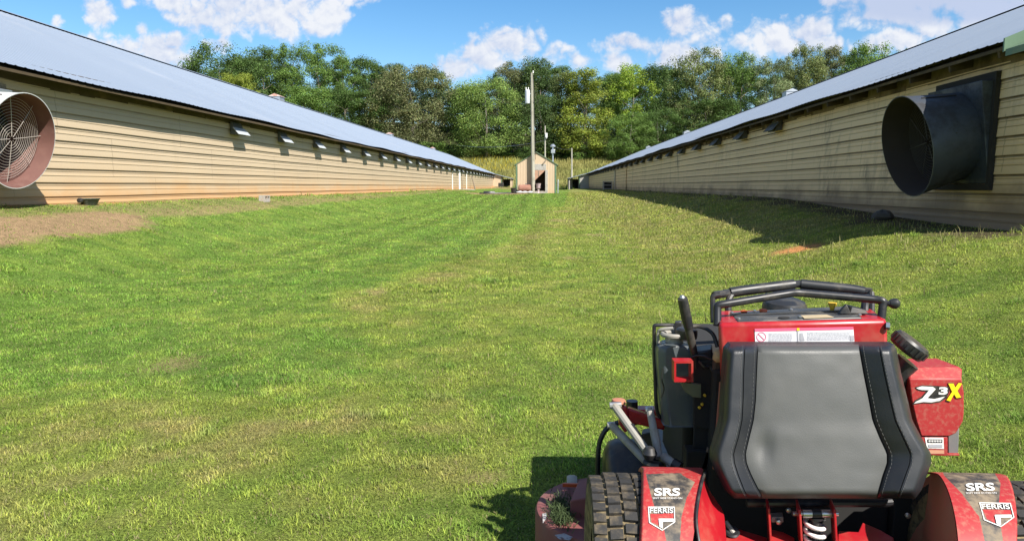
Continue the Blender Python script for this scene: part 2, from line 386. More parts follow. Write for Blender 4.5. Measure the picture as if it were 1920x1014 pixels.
def lawn():
    Vs, Ts, Cs = [], [], []; off = 0
    # (y0, y1, blades per m2, length, width)
    zones = [(2.0, 5, 14000, .046, .0034), (5, 8, 7000, .050, .0046), (8, 13, 3000, .054, .0072), (13, 22, 850, .060, .013), (22, 40, 280, .07, .024), (40, 66, 100, .08, .045)]
    for y0, y1, dens, L, W in zones:
        L = L * (.62 if y0 < 5 else .56)
        wl = lambda yy: np.maximum(-9.3, -.80 * yy - .5); wr = lambda yy: np.minimum(6.6, .70 * yy + .5)
        area = (wr(y1) - wl(y1)) * (y1 - y0); n = int(area * dens)
        y = RNG.uniform(y0, y1, n); x = RNG.uniform(wl(y1), wr(y1), n)
        k = (x > wl(y)) & (x < wr(y))
        col, bare, _ = lawn_tint(x, y)
        k &= RNG.random(n) > bare * .96
        cl = np.clip(.5 + 1.5 * (fbm(x * 8, y * 8, 61, 3) - .5), 0, 1)
        k &= RNG.random(n) < .5 + 1.0 * cl
        k &= ~((x > -3) & (x < 1) & (y > 61) & (y < 66))
        x, y, col, cl = x[k], y[k], col[k], cl[k]; n = len(x)
        tall = 1 + .35 * sstep(.9, 2.2, x) * sstep(7, 11, y) + .8 * sstep(.66, .88, fbm(x * .8, y * .8, 71))
        wallw = ((x > 5.4) | (x < -8.7)) & (y > 9)
        tall = np.where(wallw, 1.1 + 3.2 * sstep(.60, .80, fbm(x * 1.7, y * 1.1, 83)), tall)
        tuft = .7 * sstep(.70, .82, fbm(x * 2.6 + 9, y * 2.6, 77, 3)) * (y < 14)
        tall = tall * (1 + 1.3 * tuft)
        ln = L * RNG.uniform(.45, 1.25, n) * (.55 + .9 * cl) * tall
        r = RNG.random(n)
        col = col * (1 - .5 * tuft[:, None] * np.array([.45, .12, -.1]))
        straw = (r < .10)[:, None]; brt = ((r > .80))[:, None]
        col = col * RNG.uniform(.55, 1.32, n)[:, None] * (.66 + .70 * cl)[:, None]
        col = np.where(straw, np.array([.34, .29, .15]) * RNG.uniform(.6, 1.1, n)[:, None], col)
        col = np.where(brt, col * np.array([1.35, 1.25, 1.1]), col)
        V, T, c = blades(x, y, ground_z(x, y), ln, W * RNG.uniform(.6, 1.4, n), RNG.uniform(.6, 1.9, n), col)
        Vs.append(V); Ts.append(T + off); Cs.append(c); off += len(V)
    mesh_tris('lawn_grass', np.concatenate(Vs), np.concatenate(Ts), np.concatenate(Cs), M_BLADE, 'stuff', 'short mown green and straw grass blades covering the lane')
    # thin seed heads over the unmown right half
    n = 3000; y = RNG.uniform(7, 40, n); x = RNG.uniform(1.1, 6.3, n); k = (x < .68 * y) & (fbm(x * .7, y * .7, 90) > .42); x, y = x[k], y[k]; n = len(x)
    V, T, c = blades(x, y, ground_z(x, y), RNG.uniform(.07, .17, n), RNG.uniform(.004, .007, n) * (1 + y / 14), RNG.uniform(.1, .7, n), np.array([.36, .33, .15]) * RNG.uniform(.6, 1.1, n)[:, None])
    mesh_tris('seed_grass', V, T, c, M_BLADE, 'stuff', 'sparse pale seed heads standing over the unmown half of the lane')
    # tall meadow on the rising ground
    n = 60000; y = 114 + 84 * RNG.random(n) ** .8; x = RNG.uniform(-45, 50, n)
    k = ~((x < -5.5) & (y < 136)) & ~((x > 4.5) & (y < 124)); x, y = x[k], y[k]; n = len(x)
    col, b, s = lawn_tint(x, y); g = fbm(x * .25, y * .12, 55)
    col = col * (1 - .25 * sstep(128, 116, y))[:, None] * np.where(sstep(128, 116, y)[:, None] > .3, np.array([.75, 1.0, .8]), 1)
    gold = ((RNG.random(n) < .22) & (x < -8) & (x > -20) & (y > 165))[:, None]
    col = col * (.55 + 1.0 * g)[:, None] * RNG.uniform(.7, 1.4, n)[:, None]
    col = np.where(gold, np.array([.50, .40, .03]), col)
    V, T, c = blades(x, y, ground_z(x, y), RNG.uniform(.4, 1.2, n) * (.5 + g), RNG.uniform(.05, .16, n), RNG.uniform(.1, .8, n), col)
    mesh_tris('meadow_grass', V, T, c, M_BLADE, 'stuff', 'tall golden meadow grass on the rise beyond the houses')
lawn()

# ------------------------------------------------------------------ shared materials
M_GALV = mat('galvanised', (.52, .55, .60), .38, .75, (.35, .33, .30), .25, 3, .08, 2)
M_STEEL = mat('zinc_steel', (.55, .55, .54), .3, .9, (.30, .22, .15), .4, 20)
M_GREEN = mat('green_trim', (.085, .155, .09), .5, 0, (.35, .33, .22), .3, 3)
M_WOOD = mat('old_wood', (.22, .18, .13), .85, 0, (.10, .08, .06), .7, 4, .3, 8)
M_GREYWOOD = mat('weathered_grey_wood', (.36, .34, .31), .85, 0, (.2, .18, .15), .6, 8, .2, 10)
M_DARK = mat('dark_interior', (.018, .017, .016), .9)
M_WHITE = mat('white_paint', (.72, .72, .70), .5, 0, (.4, .33, .25), .3, 5)
M_BLACKP = mat('black_plastic', (.018, .019, .021), .42, 0, (.22, .19, .14), .22, 14, .2)
M_CONC = mat('grey_block', (.34, .32, .29), .9, 0, (.36, .20, .10), .6, 6, .2, 20, .004, 80)

def siding_mat(name, base, stain, stain_amt, streak, z0, g0=None):
    m, t, b = new_mat(name); p = pos(t); sp = t.new('ShaderNodeSeparateXYZ'); t.l.new(p, sp.inputs[0]); z = sp.outputs[2]
    c = t.mix(t.noise(t.vmul(p, (1, .25, 1)), 1.1, 6), c4([q * .86 for q in base]), c4([min(1, q * 1.08) for q in base]))
    # sheet laps every few metres
    ym = t.math('FRACT', t.math('DIVIDE', t.math('ADD', sp.outputs[1], t.math('MULTIPLY', t.math('FLOOR', t.math('DIVIDE', z, .81)), 1.7)), 4.7))
    lap = t.math('LESS_THAN', ym, .0045)
    c = t.mix(t.math('MULTIPLY', lap, .55), c, c4([q * .45 for q in base]))
    # mildew runs down from the laps of the sheets
    run = t.ramp(t.noise(t.vmul(p, (1, 1.5, .35)), 1.3, 8, .72, .6), .50, .80)
    blot = t.ramp(t.noise(p, .35, 4), .35, .7)
    c = t.mix(t.math('MULTIPLY', t.math('MULTIPLY', run, streak), t.math('ADD', t.math('MULTIPLY', blot, .8), .35)), c, (.075, .058, .038, 1))
    zz = t.math('FRACT', t.math('DIVIDE', t.math('SUBTRACT', z, g0 or 0), .27))
    if g0 is not None:
        fine = None
        for q0 in (.285, .600):
            g_ = t.math('MULTIPLY', t.ramp(zz, q0 - .05, q0 + .015), t.math('SUBTRACT', 1, t.ramp(zz, q0 + .02, q0 + .035))); fine = g_ if fine is None else t.math('ADD', fine, g_)
        c = t.mix(t.math('MULTIPLY', fine, .16 + streak * .32), c, (.05, .038, .026, 1))
        groove = t.math('MULTIPLY', t.ramp(zz, .66, .78), t.math('SUBTRACT', 1, t.ramp(zz, .828, .85)))  # shade under each lap put into the colour as a dark line
        wv = t.math('ADD', t.math('MULTIPLY', t.noise(t.vmul(p, (1, .8, 3)), 1.2, 4), .9), .35, clamp=True)
        c = t.mix(t.math('MULTIPLY', t.math('MULTIPLY', groove, wv), min(.95, streak + .35)), c, (.03, .022, .014, 1))
    # red clay splashed up from the ground
    h = t.math('ADD', t.math('SUBTRACT', z, z0), t.math('MULTIPLY', t.math('SUBTRACT', t.noise(t.vmul(p, (1, .7, 1)), 1.6, 6), .5), .9))
    low = t.math('MULTIPLY', t.math('SUBTRACT', 1, t.ramp(h, .0, .55)), stain_amt)
    c = t.mix(low, c, c4(stain))
    mid = t.math('MULTIPLY', t.math('SUBTRACT', 1, t.ramp(h, .1, 1.2)), stain_amt * .35)
    c = t.mix(mid, c, c4([stain[0] * 1.1, stain[1] * 1.25, stain[2] * 1.3]))
    t.put(b.inputs['Base Color'], c); b.inputs['Roughness'].default_value = .5; b.inputs['Specular IOR Level'].default_value = .35
    return m
M_SIDEL = siding_mat('tan_siding', (.485, .385, .262), (.50, .28, .12), .7, .12, 1.08, .46)
M_SIDER = siding_mat('mildewed_tan_siding', (.78, .565, .32), (.15, .095, .055), .85, .95, .98, .28)
M_SHED = siding_mat('cream_siding', (.53, .41, .28), (.5, .3, .15), .4, .15, .82)
def roof_mat():
    m, t, b = new_mat('roof_metal'); p = pos(t)
    n = t.noise(t.vmul(p, (.3, 2.2, .3)), 1.5, 6, .6); n2 = t.noise(p, .4, 3)
    c = t.mix(n, (.196, .240, .305, 1), (.228, .272, .340, 1)); c = t.mix(t.math('MULTIPLY', t.ramp(n2, .55, .8), .25), c, (.42, .42, .42, 1))
    t.put(b.inputs['Base Color'], c); b.inputs['Roughness'].default_value = .5; b.inputs['Metallic'].default_value = .1
    return m
M_ROOF = roof_mat()
M_FASCIA = mat('stained_shade_board', (.075, .055, .032), .9, 0, (.16, .11, .06), .8, 1.6, .4, 5, 0, 60, .2, .5, .7)  # brown board, its colour darkened further to carry the eave shade
M_FASCIAR = mat('rotten_board', (.20, .15, .095), .9, 0, (.045, .035, .025), .85, 1.3, .4, 5, 0, 60, .2, .4, .65)
M_LINER = mat('dusty_fan_liner', (.135, .060, .048), .75, .1, (.20, .11, .09), .5, 5, .15)
M_LINERD = mat('dark_fan_liner', (.035, .026, .024), .8, .1, (.06, .045, .04), .5, 5, .2)  # near black brown with faint blotches
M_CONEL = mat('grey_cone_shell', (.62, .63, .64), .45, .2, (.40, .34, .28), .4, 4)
M_CONER = mat('dark_cone_shell', (.060, .072, .092), .45, .3, (.03, .028, .028), .8, 1.7, .2, 3, 0, 60, .5, .42, .66)  # dark blue-grey with darker blotches
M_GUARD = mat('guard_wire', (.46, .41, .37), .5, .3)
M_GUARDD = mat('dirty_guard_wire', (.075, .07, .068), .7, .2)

# ------------------------------------------------------------------ poultry houses
def house(sgn, xw, xe, ze, xr, y0, y1, label, msid, mfas, base, hoods):
    s = sgn                                    # the lane lies on the side s of this house
    h = thing('poultry_house', label, 'poultry house', (xw - s * 4, y0, base))
    slope = (lambda x: ze + (abs(x - xe)) * .4167)
    zr = slope(xr); xfar = 2 * xr - xe; xwf = 2 * xr - xw
    # lane wall: one ribbed skin
    prof = []; z = base - .35 - .27
    top = slope(xw) - (.35 if s > 0 else .34)
    while z < top:
        for dz, o in ((0, .030), (.03, .027), (.084, .020), (.0845, .028), (.100, .028), (.106, .018), (.168, .010), (.1685, .019), (.184, .019), (.190, .008), (.222, .002), (.2235, .034), (.262, .031)):
            if z + dz < top: prof.append((o, z + dz))
        z += .27
    prof.append((0, top)); prof.append((-.05, top)); prof.append((-.05, base - .6)); prof.append((0, base - .6))
    ys = np.linspace(y0, y1, 70); w = M(); rows = []
    for i, y in enumerate(ys):
        wob = .012 * math.sin(y * 1.7) + .01 * (random.random() - .5)
        rows.append([(xw + s * (o + wob), y, zz + .006 * math.sin(y * .9 + zz * 3)) for o, zz in prof])
    w.grid(rows, closed=True); w.f.append(tuple(range(len(prof)))); w.mi.append(0)
    w.build('side_wall', msid, h, angle=20)
    e = M(); a, b = sorted((xwf, xw - s * .06))
    for yy in (y0, y1 - .1):
        e.prism([(a, yy, base - .4), (b, yy, base - .4), (b, yy, slope(b if s > 0 else a) - .3 if s > 0 else ze - .05), (xr, yy, zr - .2), (a, yy, ze - .05)] if s > 0 else
                [(a, yy, base - .4), (b, yy, base - .4), (b, yy, ze - .05), (xr, yy, zr - .2), (a, yy, ze - .05)], (0, .1, 0))
        e.build('end_wall', msid, h, smooth=False); e = M()
    M().box(*sorted((xwf, xwf - s * .08 * -1)), y0 + .1, y1 - .1, base - .4, ze - .05).build('side_wall', msid, h, smooth=False)
    # stained boards along the wall top, the left ones darkened for eave shade
    f = M(); y = y0
    while y < y1 - .1:
        L = random.uniform(1.6, 3.2); d = random.uniform(-.02, .03)
        f.box(*sorted((xw - s * .06, xw + s * (.012 + d * .3 + .01))), y, min(y + L - .004, y1), top - .02 + random.uniform(-.05, .03) - (.05 if s < 0 else 0), slope(xw) - .02)
        y += L
    f.build('fascia_board', mfas, h, smooth=False)
    # ribbed roof: lane slope and far slope
    r = M(); yr = y0 - .15 if s > 0 else y0 + .35; n = int((y1 + .15 - yr) / .2286); pe, pr = [], []
    for i in range(n + 1):
        y = yr + i * .2286; wz = .018 * math.sin(y * .35) + .014 * math.sin(y * 1.13 + 1)
        for dy, dz in ((0, 0), (.15, 0), (.165, .009), (.19, .009)):
            pe.append((xe + s * (.02 * math.sin(y * .5)), y + dy, ze + dz + wz)); pr.append((xr, y + dy, zr + dz))
    mid = [tuple((np.array(p) * .5 + np.array(q) * .5)) for p, q in zip(pe, pr)]
    r.grid([pe, mid, pr]); r.grid([pr, [(xfar, p[1], p[2] - (zr - ze)) for p in pr]])
    r.build('roof', M_ROOF, h, smooth=False)
    dk = M(); dk.prism([(xe - s * .03, yr + .02, ze - .075), (xr, yr + .02, zr - .075), (xfar + s * .03, yr + .02, ze - .075), (xfar + s * .03, yr + .02, ze - .12), (xr, yr + .02, zr - .12), (xe - s * .03, yr + .02, ze - .12)], (0, y1 - yr, 0))
    dk.build('roof_deck', M_FASCIA, h, smooth=False)
    M().prism([(xr - .28, y0 - .16, zr - .06), (xr, y0 - .16, zr + .05), (xr + .28, y0 - .16, zr - .06), (xr, y0 - .16, zr + .02)], (0, y1 - y0 + .4, 0)).build('ridge_cap', M_ROOF, h, smooth=False)
    # rafter tails
    y = y0 + .5; rt = None
    while y < y1 and s < 0:
        if rt is None:
            rt = M().prism([(xe - s * .03, 0, ze - .1), (xw, 0, slope(xw) - .1), (xw, 0, slope(xw) - .3), (xe - s * .05, 0, ze - .21)], (0, .045, 0)).build('rafter_tail', M_FASCIA, h, smooth=False)
            o = rt
        else:
            o = rt.copy(); C.objects.link(o); o.parent = h
        o.location.y = y
        y += 1.22 if y < 40 else 2.44
    # green rake trims on both gables
    if s < 0:  # green roof strip added past the gable to keep sun off the fan
        M().prism([(xe + s * .01, y0 - .45, ze - .22), (xr, y0 - .45, zr - .22), (xfar, y0 - .45, ze - .22), (xfar, y0 - .45, ze - .13), (xr, y0 - .45, zr - .10), (xe + s * .01, y0 - .45, ze - .13)], (0, .74, 0)).build('sun_block_roof', M_GREEN, h, smooth=False)
    for yy in (yr - .04, y1 + .16):
        M().prism([(xe + s * .02, yy, ze - .16), (xr, yy, zr - .13), (xfar - s * .02, yy, ze - .16), (xfar - s * .02, yy, ze + .02), (xr, yy, zr + .05), (xe + s * .02, yy, ze + .02)], (0, .03, 0)).build('rake_trim', M_GREEN, h, smooth=False)
    # air inlet hoods: left bodies coloured as shaded, lids as sunlit; right all dark grey
    hd = None
    for y in hoods:
        if hd is None:
            zt = 3.34; zb = 2.96; x0 = xw + s * .036; mh = M_GALV if s > 0 else mat('dark_grey_hood', (.10, .10, .10), .6, .2, (.05, .04, .03), .6, 4)
            hd = M().hexa([(x0, -.33, zb), (x0 + s * .19, -.33, zb - .02), (x0 + s * .19, .33, zb - .02), (x0, .33, zb)], [(x0, -.33, zt), (x0 + s * .06, -.33, zt - .02), (x0 + s * .06, .33, zt - .02), (x0, .33, zt)]).build('air_inlet', mat('shaded_hood', (.10, .11, .12), .5, .4) if s > 0 else mh, h, smooth=False)
            M().prism([(x0 + s * .115, -.42, zb + .185), (x0 + s * .295, -.42, zb - .015), (x0 + s * .305, -.42, zb - .005), (x0 + s * .125, -.42, zb + .20)], (0, .84, 0)).build('inlet_lid', mat('sunlit_lid', (.50, .53, .56), .45, .2) if s > 0 else mh, hd, smooth=False)
            o = hd
        else: o = copy_tree(hd, h)
        o.location.y = y
    # ridge vents
    rv = None
    for y in (46.5, 80, 110):
        q = M(); q.hexa([(xr - .35, -.4, zr - .15), (xr + .35, -.4, zr - .15), (xr + .35, .4, zr - .15), (xr - .35, .4, zr - .15)], [(xr - .35, -.4, zr + .14), (xr + .35, -.4, zr + .14), (xr + .35, .4, zr + .14), (xr - .35, .4, zr + .14)])
        if rv is None:
            rv = q.build('roof_vent', M_GALV, h, smooth=False)
            M().prism([(xr - .42, -.44, zr + .143), (xr + .42, -.44, zr + .143), (xr, -.44, zr + .32)], (0, .94, 0)).build('vent_cap', mat('faded_red_cap', (.50, .28, .22), .6, 0, (.7, .68, .66), .9, 3) if s > 0 else M_GALV, rv, smooth=False); o = rv
        else: o = copy_tree(rv, h)
        o.location.y = y
    # service door / pipes on the lane wall
    dy = 77.5 if s > 0 else 70
    if s > 0: M().box(xw + .03, xw + .10, dy - .55, dy + .55, base - .1, base + 2.02).build('door', M_WHITE, h, bevel=.01)
    else: M().box(xw - .12, xw - .03, dy - .25, dy + .25, base - .1, base + 2.1).build('door', mat('dusty_grey_post', (.5, .45, .36), .7), h, bevel=.01)
    for yy in ((71.5, 84.0) if s > 0 else (60.0,)):
        M().tube([(xw + s * .07, yy, base - .2), (xw + s * .07, yy, base + 1.95)], .045, 8).build('downpipe', M_WHITE if s > 0 else M_SIDER, h)
    # control room and porch at the far end
    xa = xw + s * 1.45; ya, yb = y1 - 1.5, y1 + 5
    M().hexa([(xw + s * .03, ya, base - .2), (xa, ya, base - .2), (xa, yb, base - .2), (xw + s * .03, yb, base - .2)], [(xw + s * .03, ya, slope(xw) - .15), (xa, ya, ze - .35), (xa, yb, ze - .35), (xw + s * .03, yb, slope(xw) - .15)]).build('annex_wall', M_SHED if s > 0 else M_GREYWOOD, h, smooth=False)
    M().box(*sorted((xa - s * .02, xa + s * .13)), ya - .06, ya + .06, base - .2, ze - .36).build('corner_trim', M_GREEN, h, smooth=False)
    xp = xw + s * 3.1
    M().prism([(xw + s * .35, ya - .4, ze + .0), (xp + s * .25, ya - .4, ze - .78), (xp + s * .25, ya - .4, ze - .70), (xw + s * .35, ya - .4, ze + .08)], (0, yb - ya + .8, 0)).build('porch_roof', M_ROOF, h, smooth=False)
    for yy in (ya, (ya + yb) / 2, yb): M().box(xp - .09, xp + .09, yy - .09, yy + .09, base - .3, ze - .74).build('porch_post', M_SHED if s > 0 else M_GREYWOOD, h, smooth=False)
    M().box(*sorted((xa, xp)), yb - .1, yb, base - .2, ze - .8).build('porch_back', M_DARK, h, smooth=False)
    return h
hl = [21.7 + 3.83 * k for k in range(28)]
house(1, XL, -9.03, 3.454, -17.45, 5.0, 127.0, 'sunlit tan poultry house with a row of bright inlet hoods, left of the lane', M_SIDEL, M_FASCIA, 1.08, hl)
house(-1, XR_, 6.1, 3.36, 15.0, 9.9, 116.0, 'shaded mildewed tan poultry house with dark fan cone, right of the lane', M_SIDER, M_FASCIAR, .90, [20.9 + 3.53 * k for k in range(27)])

# ------------------------------------------------------------------ exhaust fans
def fan(sgn, xw, xr, yc, zc, label, mshell, mliner, mguard, mbox):
    s = sgn; tilt = math.radians(12)
    ax = Vector((s * math.cos(tilt), 0, -math.sin(tilt)))
    f = thing('exhaust_fan', label, 'fan', (xw + s * .03, yc, zc))
    c = Vector((xr, yc, zc)); L = .80; b0 = c - ax * L
    # wall box: deep at the top, shallow at the bottom
    hb = .74; x0 = xw + s * .03
    top = b0.x + s * .145; bot = x0 + s * .03
    zc2 = b0.z
    M().hexa([(x0, yc - hb, zc2 - hb), (bot, yc - hb, zc2 - hb), (bot, yc + hb, zc2 - hb), (x0, yc + hb, zc2 - hb)], [(x0, yc - hb, zc2 + hb), (top, yc - hb, zc2 + hb), (top, yc + hb, zc2 + hb), (x0, yc + hb, zc2 + hb)]).build('housing', mbox, f, bevel=.012)
    fr = M()
    for (ya, yb, za, zb) in ((yc - hb - .07, yc - hb - .005, zc2 - hb - .1, zc2 + hb + .12), (yc + hb + .005, yc + hb + .07, zc2 - hb - .1, zc2 + hb + .12), (yc - hb - .004, yc + hb + .004, zc2 + hb + .005, zc2 + hb + .12), (yc - hb - .004, yc + hb + .004, zc2 - hb - .1, zc2 - hb - .005)):
        fr.box(*sorted((x0, x0 + s * .07)), ya, yb, za, zb)
    fr.build('mounting_frame', M_WOOD if s > 0 else mat('near_black_wood', (.022, .019, .017), .9), f, smooth=False)  # right frame is near black
    # flared cone: outer skin and liner
    sh = M(); N = 56; pr = [(.66, -.02), (.67, .05), (.70, .30), (.745, .58), (.778, L - .012), (.790, L), (.790, L + .012), (.776, L + .012)]
    sh.lathe(pr, b0, ax, N, cap=False); cone = sh.build('cone', mshell, f, angle=30)
    M().lathe([(.776, L + .0121), (.770, L - .02), (.735, .58), (.69, .30), (.655, .05), (.65, -.02)], b0, ax, N, cap=False).build('cone_liner', mliner, cone, angle=40)
    st = M(); u = Vector((0, 1, 0)); w = ax.cross(u)
    def rim(r, h, a): return b0 + ax * h + (u * math.cos(a) + w * math.sin(a)) * r
    top_a = math.pi / 2 if w.z > 0 else -math.pi / 2
    st.tube([rim(.685, .12, top_a + .45), rim(.762, .64, top_a + .45)], .009, 6)
    st.build('seam', M_DARK, cone); st = M()
    st.tube([rim(.685, .12, top_a - .45), rim(.762, .64, top_a - .45)], .009, 6)
    st.build('seam', M_DARK, cone)
    # inside: shutter plate, motor and blades
    M().lathe([(.001, 0), (.645, .0), (.645, .01), (.001, .01)], b0 + ax * .02, ax, 40, cap=False).build('shutter', M_DARK, f)
    hub = M().lathe([(.10, 0), (.11, .02), (.11, .14), (.085, .17), (.02, .18)], b0 + ax * .05, ax, 20).build('fan_hub', M_BLACKP if s < 0 else mat('green_motor', (.10, .14, .06), .6), f)
    for k in range(6):
        a = k * math.pi / 3 + .3; e1 = u * math.cos(a) + w * math.sin(a); e2 = e1.cross(ax)
        o = b0 + ax * .12
        M().hexa([tuple(o + e1 * .09 - e2 * .06 - ax * .03), tuple(o + e1 * .60 - e2 * .13 - ax * .05), tuple(o + e1 * .60 + e2 * .13 + ax * .04), tuple(o + e1 * .09 + e2 * .06 + ax * .03)],
                 [tuple(o + e1 * .09 - e2 * .06 - ax * .026), tuple(o + e1 * .60 - e2 * .13 - ax * .046), tuple(o + e1 * .60 + e2 * .13 + ax * .044), tuple(o + e1 * .09 + e2 * .06 + ax * .034)]).build('fan_blade', M_DARK if s < 0 else mat('dull_blade', (.03, .03, .028), .6, .3), hub, smooth=False)
    # wire guard
    g = M(); gh = .58 if s > 0 else .42
    for k in range(1, 14):
        r = .065 + k * .0465
        hh = gh + .05 * (1 - (k / 13) ** 2)
        g.tube([tuple(rim(r, hh, 2 * math.pi * q / 40)) for q in range(40)], .0029, 5, closed=True)
    for k in range(8):
        a = k * math.pi / 4 + .12
        g.tube([tuple(rim(.04, gh + .055, a)), tuple(rim(.40, gh + .035, a)), tuple(rim(.74, gh, a))], .006 if k % 2 == 0 else .0035, 6)
    g.build('guard', mguard, f)
    return f
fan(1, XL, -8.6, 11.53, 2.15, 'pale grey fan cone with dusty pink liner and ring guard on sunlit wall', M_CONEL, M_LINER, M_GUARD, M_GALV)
fan(-1, XR_, 5.6, 11.69, 2.03, 'dark fan cone with nearly black mouth on the shaded wall', M_CONER, M_LINERD, M_GUARDD, M_CONER)

# ------------------------------------------------------------------ generator shed
def shed():
    Y = 62.0; g = gz(-1, Y); xl, xr, xm = -2.66, .66, -.99; ze, zr = 3.28, 4.24; D = 5.0
    s = thing('shed', 'cream gabled shed with green trim and open doorway at lane end', 'shed', (xm, Y, g))
    dl, dr, dt = -1.36, -.20, 3.06
    # front wall split round the doorway, ribs vertical
    def wall(poly, name='wall'):
        return M().prism(poly, (0, .08, 0)).build(name, M_SHED, s, smooth=False)
    roofz = lambda x: ze + (zr - ze) * (1 - abs(x - xm) / (xr - xm))
    wall([(xl, Y, g - .1), (dl, Y, g - .1), (dl, Y, roofz(dl)), (xl, Y, ze)], 'front_wall')
    wall([(dr, Y, g - .1), (xr, Y, g - .1), (xr, Y, ze), (dr, Y, roofz(dr))], 'front_wall')
    wall([(dl, Y, dt), (dr, Y, dt), (dr, Y, roofz(dr)), (xm, Y, zr), (dl, Y, roofz(dl))], 'front_wall')
    rb = M(); x = xl + .1
    while x < xr - .05:
        if not (dl - .05 < x < dr + .05): rb.box(x, x + .035, Y - .018, Y - .001, g - .05, roofz(x) - .1)
        x += .23
    rb.build('wall_rib', M_SHED, s, smooth=False)
    M().box(xl, xl + .08, Y + .08, Y + D, g - .1, ze).build('side_wall', M_SHED, s, smooth=False)
    M().box(xr - .08, xr, Y + .08, Y + D, g - .1, ze).build('side_wall', M_SHED, s, smooth=False)
    wall([(xl + .08, Y + D, g - .1), (xr - .08, Y + D, g - .1), (xr - .08, Y + D, ze), (xm, Y + D, zr - .05), (xl + .08, Y + D, ze)], 'back_wall')
    for sx in (-1, 1):
        xe = xm + sx * (xr - xm + .22); zz = ze - .13
        M().prism([(xm, Y - .08, zr + .02), (xe, Y - .08, zz + .0), (xe, Y - .08, zz + .06), (xm, Y - .08, zr + .08)], (0, D + .28, 0)).build('roof', M_GREEN, s, smooth=False)
        xc = xl if sx < 0 else xr
        M().box(xc - .07, xc + .07, Y - .03, Y + .10, g - .1, ze - .05).build('corner_trim', M_GREEN, s, smooth=False)
    M().box(dl - .05, dr + .05, Y - .06, Y - .004, dt - .30, dt + .22).build('door_header', M_GREYWOOD, s, bevel=.01)
    M().box(dr - .02, dr + .20, Y - .06, Y - .004, g, dt - .304).build('door_jamb', M_GREYWOOD, s, bevel=.01)
    M().box(dl - .05, dl + .08, Y - .06, Y - .004, g, dt - .304).build('door_jamb', M_GREYWOOD, s, bevel=.01)
    M().prism([(dl + .09, Y - .05, dt - .31), (dr - .03, Y - .05, dt - .31), (dl + .22, Y - .05, 1.85), (dl + .09, Y - .05, 1.85)], (0, .03, 0)).build('lit_patch_panel', mat('red_brown_lit_patch', (.42, .25, .17), .8, 0, (.2, .12, .08), .4, 6), s, smooth=False)  # panel drawn for the sunlit patch above a diagonal shadow edge
    M().box(dl + .55, dl + .61, Y - .075, Y - .052, 2.25, dt - .35).build('door_latch', M_WOOD, s, smooth=False)
    M().box(xl + .09, xr - .09, Y + .1, Y + D - .1, g - .05, g + .20).build('floor', M_WOOD, s, smooth=False)
    M().box(xl + .09, xr - .09, Y + 1.6, Y + 1.66, g + .2, ze - .05).build('inner_wall', mat('dark_brown_inner', (.10, .072, .058), .9), s, smooth=False)
    # weatherhead riser on the right
    r = M().tube([(.42, Y + .4, ze - .3), (.42, Y + .4, 4.75)], .06, 8).build('meter_riser', M_GALV, s)
    M().lathe([(.22, 0), (.24, .08), (.12, .22), (.02, .26)], (.42, Y + .4, 4.72), (0, 0, 1), 12).build('weatherhead', M_GALV, r)
    M().box(.26, .60, Y - .1, Y + .35, 4.18, 4.5).build('meter_box', M_GALV, r, bevel=.02)
    M().box(.83, .93, Y - .02, Y + .1, g - .1, g + 1.15).build('conduit', M_GALV, s, bevel=.01)
shed()
